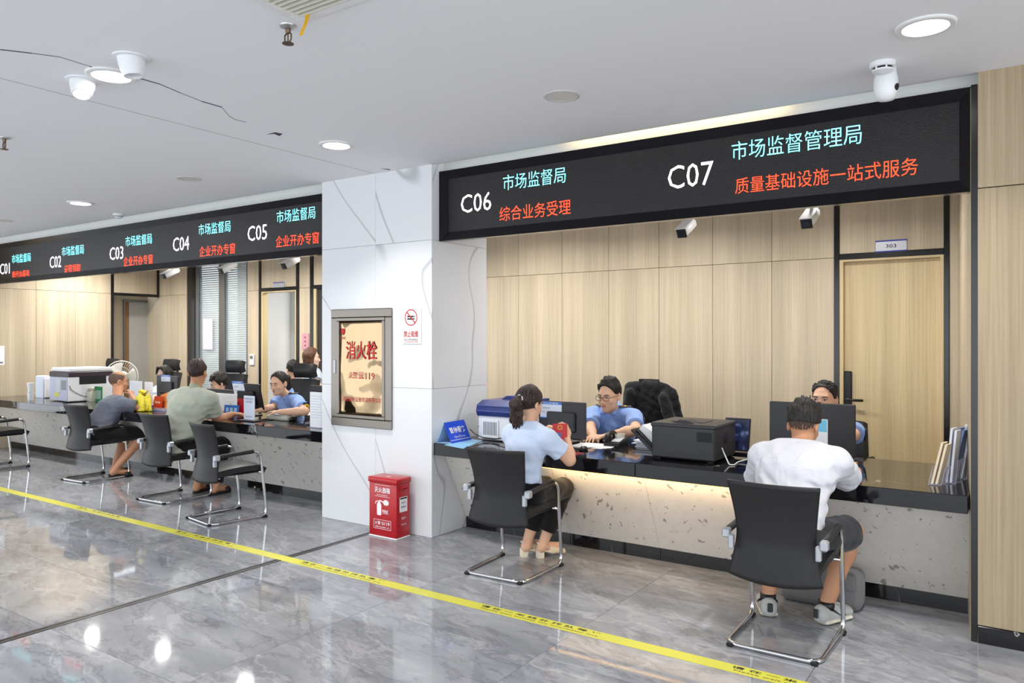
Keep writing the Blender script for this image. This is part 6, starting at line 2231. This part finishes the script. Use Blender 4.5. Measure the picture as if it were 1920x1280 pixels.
for i in (0, 1):
    hp, kn, an = G.legs[i]
    r, f, u = frame((0.45, 0.85, 0))
    b = V3((an.x, an.y, 0))
    S_ = Body(0.005)
    bei = pm('beige_patent', (226, 208, 180), 0.3)
    S_.trunk(b + f * 0.055 + V3((0, 0, 0.052)), b + f * 0.165 + V3((0, 0, 0.024)), r, (0.038, 0.032), (0.024, 0.02), 0.02, 0, [((0, 0, 0.004), (0, 0, -1))])
    S_.trunk(b - f * 0.035 + V3((0, 0, 0.062)), b + f * 0.07 + V3((0, 0, 0.03)), r, (0.030, 0.010), (0.036, 0.012), 0.01)
    sh_ = ob('slingback_shoe', S_.mesh(), bei, G.t, 4, label='beige block heeled slingback shoe')
    ob('heel', MB().prism([b - f * 0.055 - r * 0.022, b - f * 0.055 + r * 0.022, b - f * 0.008 + r * 0.022, b - f * 0.008 - r * 0.022], (0, 0, 0.062)), pm('cream_heel', (236, 224, 200), 0.4), sh_)
    ob('ankle_strap', MB().tube([b + f * 0.03 + r * 0.036 + V3((0, 0, 0.06)), b - f * 0.02 + r * 0.036 + V3((0, 0, 0.10)), b - f * 0.065 + V3((0, 0, 0.115)), b - f * 0.02 - r * 0.036 + V3((0, 0, 0.10)), b + f * 0.03 - r * 0.036 + V3((0, 0, 0.06))], 0.0055, 6, fillet=0.03), bei, sh_, 4)
# the red booklet and the pen she holds
c = W(1050, 813, 4.70)
r, f, u = frame((0.55, -0.8, 0.15))
bk = root('red_booklet', c, 'small red booklet with a portrait held up by the ponytailed woman', 'booklet')
ob('cover', MB().obox(c, r, u, f, 0.105, 0.145, 0.008, 0.001), pm('bright_red_cover', (204, 20, 36), 0.35), bk)
ob('portrait', MB().obox(c + f * 0.0045 - u * 0.02 + r * 0.015, r, u, f, 0.045, 0.055, 0.001), pm('portrait_blue', (90, 110, 170), 0.4), bk)
ob('gold_mark', MB().lathe([(0.012, 0), (0.017, 0), (0.017, 0.001), (0.012, 0.001), (0.012, 0)], c + f * 0.0042 + u * 0.045, 16, f, cap=False), pm('badge_gold', (226, 190, 40), 0.4), bk)
pn = root('yellow_pen', c, 'yellow pencil held with the red booklet by the ponytailed woman', 'pencil')
ob('barrel', MB().tube([W(1056, 833, 4.76), W(1062, 800, 4.75)], 0.0045, 6), pm('yellow_pen', (236, 200, 60), 0.4), pn)
ob('tip', MB().tube([W(1062, 800, 4.75), W(1063, 796, 4.75)], [0.0045, 0.001], 6), pm('pen_tip', (210, 160, 110), 0.5), pn)

# 2. officer at C06, behind the counter
hd = W(1143, 741, 5.98)
G = figure('person', 'male officer with spectacles and blue uniform shirt behind the C06 counter',
           W(1156, 888, 6.24), W(1148, 764, 6.10), hd, (-0.12, -0.97, -0.20),
           [(W(1192, 806, 5.72), W(1138, 818, 5.62), (-0.95, -0.15, -0.05), (DN, (-0.2, -1, 0)), 0.5),
            (W(1106, 806, 5.74), W(1112, 818, 5.60), (0.2, -1, -0.05), (DN, (1, 0, 0)), 0.5)],
           k=1.10, vox=0.008, skin=SKIN, facing=(0.0, -1, 0), shw=0.185, torso=(0.145, 0.11), head_k=1.04, jaw=1.08)
shirt(G, UNIF, 0.72, 0.012, -0.02, wob=0.0025, collar=True)
pants(G, pm('navy_trousers', (24, 28, 46), 0.8), 1.0)
Hh = hair_cap(0.007, G.R, G.L, G.hk, 0.056, 0.010, 0.01, -0.05, 0.002, 0.8)
random.seed(9)
for q in range(40):
    x, y = random.uniform(-0.058, 0.058), random.uniform(-0.07, 0.045)
    z = 0.036 + 0.102 * math.sqrt(max(0.05, 1 - (x / 0.086) ** 2 - ((y + 0.013) / 0.104) ** 2))
    Hh.cone(G.L(x, y, z - 0.014), G.L(x * 1.05, y + 0.004, z + random.uniform(0.004, 0.012)), 0.016, 0.006, 0.012)
ob('hair', Hh.mesh(), HAIRK, G.t, 4)
face(G.t, G.R, G.L, G.hk, glasses=True)
uniform_marks(G)
for i in (0, 1):
    shoe(G, i, PLK, RUBBER)

# jacket on the officer's chair
jx = W(1200, 760, 6.55)
J = Body(0.01)
for a, b, ra, rb in (((-0.17, 0.0, 1.13), (-0.21, 0.0, 0.72), (0.10, 0.06), (0.10, 0.07)), ((0.02, 0.0, 1.15), (0.0, 0.0, 0.70), (0.18, 0.06), (0.20, 0.075)),
                     ((0.19, 0.0, 1.08), (0.26, 0.0, 0.72), (0.09, 0.06), (0.10, 0.07))):
    J.trunk(V3((jx.x, 6.78, 0)) + V3(a), V3((jx.x, 6.78, 0)) + V3(b), XV, ra, rb, 0.03, wob=0.003)
J.cone((jx.x + 0.17, 6.70, 1.05), (jx.x + 0.27, 6.66, 0.78), 0.05, 0.055, 0.03, wob=0.003)
J.cone((jx.x - 0.17, 6.70, 1.08), (jx.x - 0.22, 6.66, 0.78), 0.05, 0.055, 0.03, wob=0.003)
jt = root('jacket', (jx.x, 6.78, 0.7), 'black jacket draped over the office chair behind the C06 officer', 'jacket')
ob('jacket_cloth', J.mesh(), BLKC, jt, 4)
ob('collar', MB().sheet(lambda a, b: V3((jx.x + 0.1 * math.cos(a * math.pi), 6.75 + 0.05 * math.sin(a * math.pi), 1.17 + 0.05 * b)), 12, 3, 0.012), BLKC, jt, 3)

# 3. man in the white tee at C07, seen from behind
G = figure('person', 'man in a white tee and dark shorts seated at the C07 counter',
           (-1.09, 4.22, 0.53), W(1501, 836, 4.52), W(1507, 798, 4.60), (0.10, 0.95, -0.38),
           [(W(1421, 906, 4.68), (-1.22, 4.96, 0.80), (0.5, 0.85, 0), (DN, (1, 0, 0)), 0.5),
            (W(1592, 902, 4.76), (-0.86, 5.0, 0.80), (-0.6, 0.75, 0), (DN, (-1, 0, 0)), 0.5)],
           knees=[(-1.22, 4.63, 0.50), (-0.83, 4.66, 0.51)], feet=[(-1.25, 4.50, 0.10), (-0.94, 4.55, 0.10)],
           k=1.06, vox=0.006, skin=SKIN2, facing=(0.02, 1, 0), toe_out=24, shw=0.185, torso=(0.150, 0.11), hips=(0.178, 0.13), head_k=0.98)
shirt(G, TEEW, 0.78, 0.020, -0.10, wob=0.0036, bell=0.016)
pants(G, SHORTS, 0.46, 0.02, 'shorts', top=0.05)
L, R = G.L, G.R
Hh = hair_cap(0.006, R, L, G.hk, 0.064, 0.018, 0.02, 0.0, 0.003, 1.25)
random.seed(4)
for q in range(34):
    x, y = random.uniform(-0.06, 0.06), random.uniform(-0.085, 0.07)
    z = 0.033 + 0.108 * math.sqrt(max(0.05, 1 - (x / 0.086) ** 2 - (y / 0.106) ** 2))
    Hh.cone(L(x, y, z - 0.01), L(x * 1.15 + random.uniform(-0.012, 0.012), y * 1.1 + random.uniform(-0.012, 0.02), z + random.uniform(0.020, 0.044)), 0.011, 0.003, 0.008)
ob('hair', Hh.mesh(), HAIRK, G.t, 4)
Hf = hair_cap(0.006, R, L, G.hk * 1.0, 0.064, 0.0, -0.015, -0.055, 0.0, 0.25)
ob('cropped_sides', Hf.mesh(), pm('stubble_hair', (74, 58, 50), 0.8), G.t, 4, label='closely cropped hair on the nape')
face(G.t, R, L, G.hk)
for i in (0, 1):
    s_ = shoe(G, i, pm('sneaker_grey', (176, 176, 172), 0.6, bump=(200, 0.4, 0.004)), pm('sneaker_sole', (214, 208, 188), 0.6), 'sneaker', label='grey running shoe with pale sole')
    hp, kn, an = G.legs[i]
    r, f, u = frame(G.feet[i])
    b = V3((an.x, an.y, 0))
    for sg_ in (-1, 1):
        ob('side_stripe', MB().tube([b + r * sg_ * 0.049 + f * 0.0 + V3((0, 0, 0.085)), b + r * sg_ * 0.053 + f * 0.05 + V3((0, 0, 0.05)), b + r * sg_ * 0.050 + f * 0.10 + V3((0, 0, 0.045))], 0.006, 6, fillet=0.02), PLK2, s_, 4)
    ob('heel_stripe', MB().obox(b - f * 0.092 + V3((0, 0, 0.07)), r, ZV, f, 0.03, 0.05, 0.012, 0.004), PLK2, s_)
    ob('ankle_sock', MB().tube([an + V3((0, 0, -0.02)), an + V3((0, 0, 0.025))], 0.045, 14), PLK, G.t, 4)
    ob('lace', MB().tube([b + f * 0.05 + r * 0.02 + V3((0, 0, 0.110)), b + f * 0.07 - r * 0.02 + V3((0, 0, 0.106)), b + f * 0.09 + r * 0.02 + V3((0, 0, 0.099)), b + f * 0.11 - r * 0.02 + V3((0, 0, 0.092))], 0.004, 6), WHITE, s_, 4)

# 4. officer behind the large monitor at C07
hd = W(1546, 748, 6.0)
G = figure('person', 'male officer in uniform whose head shows above the large black C07 monitor',
           W(1549, 905, 6.25), W(1548, 790, 6.1), hd, (-0.12, -0.98, -0.06),
           [(W(1600, 815, 5.92), W(1570, 838, 5.72), (-0.6, -0.8, 0), (DN, (-1, 0, 0)), 0.5),
            (W(1498, 815, 5.92), W(1522, 838, 5.72), (0.5, -0.8, 0), (DN, (1, 0, 0)), 0.5)],
           k=1.06, vox=0.008, skin=SKIN, facing=(0.0, -1, 0), shw=0.19, torso=(0.145, 0.11), head_k=1.02)
shirt(G, UNIF, 0.7, 0.012, -0.02, collar=True)
pants(G, pm('navy_trousers', (24, 28, 46), 0.8), 1.0)
Hh = hair_cap(0.007, G.R, G.L, G.hk, 0.046, 0.002, 0.0, -0.05, 0.003, 0.6)
random.seed(12)
for q in range(46):
    x, y = random.uniform(-0.066, 0.066), random.uniform(-0.07, 0.05)
    z = 0.034 + 0.090 * math.sqrt(max(0.05, 1 - (x / 0.083) ** 2 - ((y + 0.013) / 0.1) ** 2))
    Hh.cone(G.L(x, y, z - 0.010), G.L(x * 1.06, y + 0.006, z + random.uniform(0.002, 0.009)), 0.012, 0.005, 0.008)
ob('hair', Hh.mesh(), HAIRK, G.t, 4)
face(G.t, G.R, G.L, G.hk)
uniform_marks(G)
for i in (0, 1):
    shoe(G, i, PLK, RUBBER)

# 5. balding man in grey on the left
G = figure('person', 'balding man in a slate grey tee and black shorts leaning on the long counter',
           (-8.86, 4.52, 0.53), W(224, 747, 4.82), W(222, 715.5, 4.93), (0.22, 0.97, -0.12),
           [(W(236, 772, 5.05), W(243, 771, 5.22), (0.5, 0.8, 0), (DN, (1, 0, 0)), 0.6),
            (W(263, 765, 4.90), W(247, 742, 5.14), (-0.55, 0.2, 0.45), ((-0.3, -0.2, -0.8), (-0.4, -0.8, 0.3)), 1.3)],
           knees=[(-8.98, 4.98, 0.50), (-8.62, 5.0, 0.50)], feet=[(-8.92, 4.80, 0.10), (-8.72, 4.70, 0.11)],
           k=1.04, vox=0.008, skin=SKIN2, facing=(0.08, 1, 0), shw=0.19, torso=(0.15, 0.115), hips=(0.175, 0.13), head_k=1.0)
shirt(G, TEEG, 0.68, 0.016, -0.06, wob=0.003, bell=0.015)
pants(G, TROU, 0.5, 0.018, 'shorts', top=0.05)
Hh = hair_cap(0.006, G.R, G.L, G.hk, 0.05, -0.004, -0.01, -0.05, 0.0008, 0.22)
Hh.ell(G.L(0, 0.005, 0.125), (0.062, 0.088, 0.06), G.R, 0.02, sub=True)
ob('hair_fringe', Hh.mesh(), pm('grey_stubble', (98, 80, 68), 0.85), G.t, 4, label='thin cropped hair around the bald crown')
face(G.t, G.R, G.L, G.hk)
for i in (0, 1):
    sandal(G, i, RUBBER)

# 6. man in the sage polo
G = figure('person', 'man in a sage green polo shirt seated at the long counter, back turned',
           (-7.14, 4.44, 0.54), W(366, 731, 4.66), W(370.5, 698, 4.70), (-0.55, 0.83, -0.05),
           [(W(336, 790, 4.86), (-7.18, 5.10, 0.81), (0.2, 0.9, 0), (DN, (1, 0, 0)), 0.5),
            (W(407, 787, 4.84), W(436, 776, 5.0), (0.75, 0.62, 0.0), (DN, (-0.5, 0.8, 0.3)), 0.8)],
           knees=[(-7.22, 4.88, 0.5), (-6.98, 4.90, 0.5)], feet=[(-7.18, 4.74, 0.10), (-6.93, 4.78, 0.10)],
           k=1.10, vox=0.008, skin=SKIN2, facing=(-0.25, 1, 0), shw=0.20, torso=(0.158, 0.115), hips=(0.18, 0.13), head_k=1.0)
shirt(G, POLO, 0.68, 0.016, -0.10, wob=0.003, collar=True, bell=0.014, collar_mat=pm('polo_collar', (150, 158, 134), 0.8))
pants(G, TROU, 0.97, 0.012, top=0.05)
Hh = hair_cap(0.006, G.R, G.L, G.hk, 0.062, 0.004, -0.01, -0.05, 0.0025, 0.6)
ob('hair', Hh.mesh(), HAIRD, G.t, 4)
face(G.t, G.R, G.L, G.hk)
for i in (0, 1):
    sandal(G, i, pm('dark_brown_sandal', (34, 26, 24), 0.6))
c = W(446, 764, 5.12)
r, f, u = frame((0.2, -0.95, 0.1))
bk = root('red_folder', c, 'red printed folder held by the man in the sage polo', 'folder')
ob('cover', MB().obox(c, r, u, f, 0.20, 0.20, 0.006, 0.001), RED, bk)
ob('yellow_edge', MB().obox(c + r * 0.104, r, u, f, 0.008, 0.20, 0.008, 0.001), pm('yellow_edge', (230, 170, 60), 0.5), bk)
text('服务', 0.07, 0.035, c + f * 0.0035 + u * 0.04, r, u, pm('badge_gold', (226, 190, 40), 0.4), bk)
c = W(434, 768, 5.06)
bk = root('blue_card', c, 'blue printed card held in front of the red folder', 'card')
ob('card', MB().obox(c, r, u, f, 0.20, 0.10, 0.004, 0.001), pm('card_blue', (40, 110, 200), 0.4), bk)
for q in range(3):
    ob('printed_square', MB().obox(c + f * 0.0025 + r * (0.055 * (q - 1)), r, u, f, 0.036, 0.045, 0.001), BLUEL, bk)

# 7. long haired woman behind the monitor
G = figure('person', 'woman with long black hair and pale blue shirt, half hidden behind a monitor',
           W(306, 796, 6.2), W(307, 726, 6.05), W(308, 703, 6.0), (0.16, -0.97, -0.12),
           [(W(330, 748, 5.75), W(320, 757, 5.62), (-0.5, -0.8, 0), (DN, (-1, 0, 0)), 0.5),
            (W(291, 748, 5.8), W(300, 757, 5.62), (0.4, -0.8, 0), (DN, (1, 0, 0)), 0.5)],
           k=1.0, vox=0.009, skin=SKIN3, facing=(0.0, -1, 0), shw=0.165, torso=(0.125, 0.095), head_k=1.0, female=True, jaw=0.94)
shirt(G, SHIRTB, 0.75, 0.012, -0.02, collar=True)
pants(G, TROU, 1.0)
Hh = hair_cap(0.007, G.R, G.L, G.hk, 0.045, 0.006, -0.03, -0.08, 0.002, 1.0)
for s in (-1, 1):
    Hh.cone(G.L(s * 0.075, 0.005, 0.05), G.L(s * 0.092, 0.0, -0.10), 0.026, 0.030, 0.03, wob=0.003)
    Hh.cone(G.L(s * 0.092, 0.0, -0.10), G.L(s * 0.10, 0.05, -0.28), 0.030, 0.014, 0.03, wob=0.003)
    Hh.cone(G.L(s * 0.03, 0.066, 0.112), G.L(s * 0.072, 0.06, 0.03), 0.02, 0.014, 0.02)
Hh.trunk(G.L(0, -0.075, 0.02), G.L(0, -0.09, -0.24), G.R[0], (0.085, 0.045), (0.09, 0.03), 0.03, wob=0.003)
ob('hair', Hh.mesh(), HAIRK, G.t, 4)
face(G.t, G.R, G.L, G.hk)

# 8. black haired man whose head shows above the wide monitor
G = figure('person', 'young man with thick black hair looking down behind the wide dark monitor',
           W(413, 812, 6.3), W(412, 742, 6.12), W(411, 719, 6.05), (-0.45, -0.86, -0.36),
           [(W(436, 762, 5.95), W(425, 772, 5.78), (-0.6, -0.7, 0), (DN, (-1, 0, 0)), 0.5),
            (W(390, 762, 5.95), W(402, 772, 5.80), (0.4, -0.8, 0), (DN, (1, 0, 0)), 0.5)],
           k=1.02, vox=0.009, skin=SKIN, facing=(-0.2, -1, 0), shw=0.18, head_k=1.04)
shirt(G, TEEW, 0.7, 0.014, -0.04)
pants(G, TROU, 1.0)
Hh = hair_cap(0.007, G.R, G.L, G.hk, 0.075, 0.012, -0.02, -0.055, 0.003, 1.5)
for s in range(-4, 5):
    Hh.cone(G.L(s * 0.016, 0.04, 0.11), G.L(s * 0.018 + 0.004, 0.082, 0.066 + 0.004 * (s % 2)), 0.02, 0.008, 0.015)
ob('hair', Hh.mesh(), HAIRK, G.t, 4)
face(G.t, G.R, G.L, G.hk)

# 9. policewoman at C05
G = figure('person', 'woman officer in blue uniform shirt with tied back hair, working at the C05 counter',
           W(556, 830, 5.75), W(540, 739, 5.60), W(523, 718.5, 5.46), (0.16, -0.96, -0.22),
           [(W(572, 771, 5.28), W(525, 772, 5.16), (-0.95, -0.1, 0.0), (DN, (-0.2, -1, 0)), 0.4),
            (W(512, 764, 5.52), W(488, 769, 5.30), (-0.9, -0.35, 0), (DN, (0.6, -0.8, 0)), 0.4)],
           k=1.02, vox=0.008, skin=SKIN, facing=(-0.2, -1, 0), shw=0.172, torso=(0.135, 0.10), head_k=1.02, female=True, jaw=1.0)
shirt(G, UNIF, 0.72, 0.012, -0.02, wob=0.0025, collar=True)
pants(G, pm('navy_trousers', (24, 28, 46), 0.8), 1.0)
Hh = hair_cap(0.007, G.R, G.L, G.hk, 0.05, 0.002, -0.02, -0.05, 0.0018, 0.7)
Hh.cone(G.L(0, -0.09, 0.04), G.L(0.0, -0.125, 0.02), 0.035, 0.035, 0.02)
Hh.cone(G.L(0, -0.125, 0.02), G.L(0.0, -0.14, -0.085), 0.042, 0.03, 0.02, wob=0.003)
ob('hair', Hh.mesh(), HAIRK, G.t, 4)
face(G.t, G.R, G.L, G.hk)
uniform_marks(G)

# 10. man in a white tee standing by the open doorway
hd = W(549, 693, 6.95)
G = figure('person', 'man in a white tee standing by the open doorway, face turned away',
           (hd.x + 0.04, 7.02, 0.88), V3((hd.x + 0.02, 7.0, hd.z - 0.155)), hd, (-0.85, 0.35, -0.05),
           [V3((0, 0, 0)), V3((0, 0, 0))] and
           [((hd.x - 0.22, 7.10, 1.02), (hd.x - 0.28, 7.0, 0.80), (0, -0.1, -1), ((1, 0, 0), (0, -1, 0)), 0.5),
            ((hd.x + 0.24, 6.92, 1.02), (hd.x + 0.22, 6.8, 0.80), (0, -0.1, -1), ((-1, 0, 0), (0, -1, 0)), 0.5)],
           k=1.0, vox=0.009, skin=SKIN, facing=(-0.5, 0.7, 0), shw=0.19, head_k=1.02, standing=True)
shirt(G, TEEW, 0.7, 0.016, -0.06)
pants(G, TROU, 1.0)
Hh = hair_cap(0.007, G.R, G.L, G.hk, 0.064, 0.01, -0.005, -0.045, 0.0025, 0.8)
ob('hair', Hh.mesh(), HAIRK, G.t, 4)
face(G.t, G.R, G.L, G.hk)
for i in (0, 1):
    shoe(G, i, PLK, RUBBER)

# 11. brown haired woman standing at the third door
hd = W(584.5, 671, 6.8)
G = figure('person', 'brown haired woman in a pale blue shirt standing by the door near the pillar',
           (hd.x - 0.02, 6.85, 0.88), V3((hd.x, 6.83, hd.z - 0.155)), hd, (0.62, 0.78, -0.03),
           [((hd.x - 0.22, 6.95, 1.05), (hd.x - 0.2, 7.05, 0.85), (0.1, 0.2, -1), ((1, 0, 0), (0, 1, 0)), 0.5),
            ((hd.x + 0.2, 6.7, 1.05), (hd.x + 0.24, 6.8, 0.85), (0.1, 0.2, -1), ((-1, 0, 0), (0, 1, 0)), 0.5)],
           k=1.0, vox=0.009, skin=SKIN3, facing=(0.5, 0.85, 0), shw=0.165, torso=(0.125, 0.095), head_k=1.0, female=True, standing=True)
shirt(G, SHIRTB, 0.75, 0.014, -0.04, collar=True)
pants(G, TROU, 1.0)
Hh = hair_cap(0.007, G.R, G.L, G.hk, 0.058, 0.008, -0.06, -0.09, 0.002, 1.3)
for s in (-1, 1):
    Hh.cone(G.L(s * 0.070, -0.01, 0.05), G.L(s * 0.080, 0.0, -0.13), 0.034, 0.024, 0.03, wob=0.002)
Hh.trunk(G.L(0, -0.06, 0.02), G.L(0, -0.06, -0.14), G.R[0], (0.088, 0.055), (0.082, 0.04), 0.03, wob=0.002)
ob('hair', Hh.mesh(), HAIRB, G.t, 4)
face(G.t, G.R, G.L, G.hk)
for i in (0, 1):
    shoe(G, i, PLK, RUBBER)

# remove nothing: every prototype above is itself one of the things in view
bpy.context.view_layer.update()
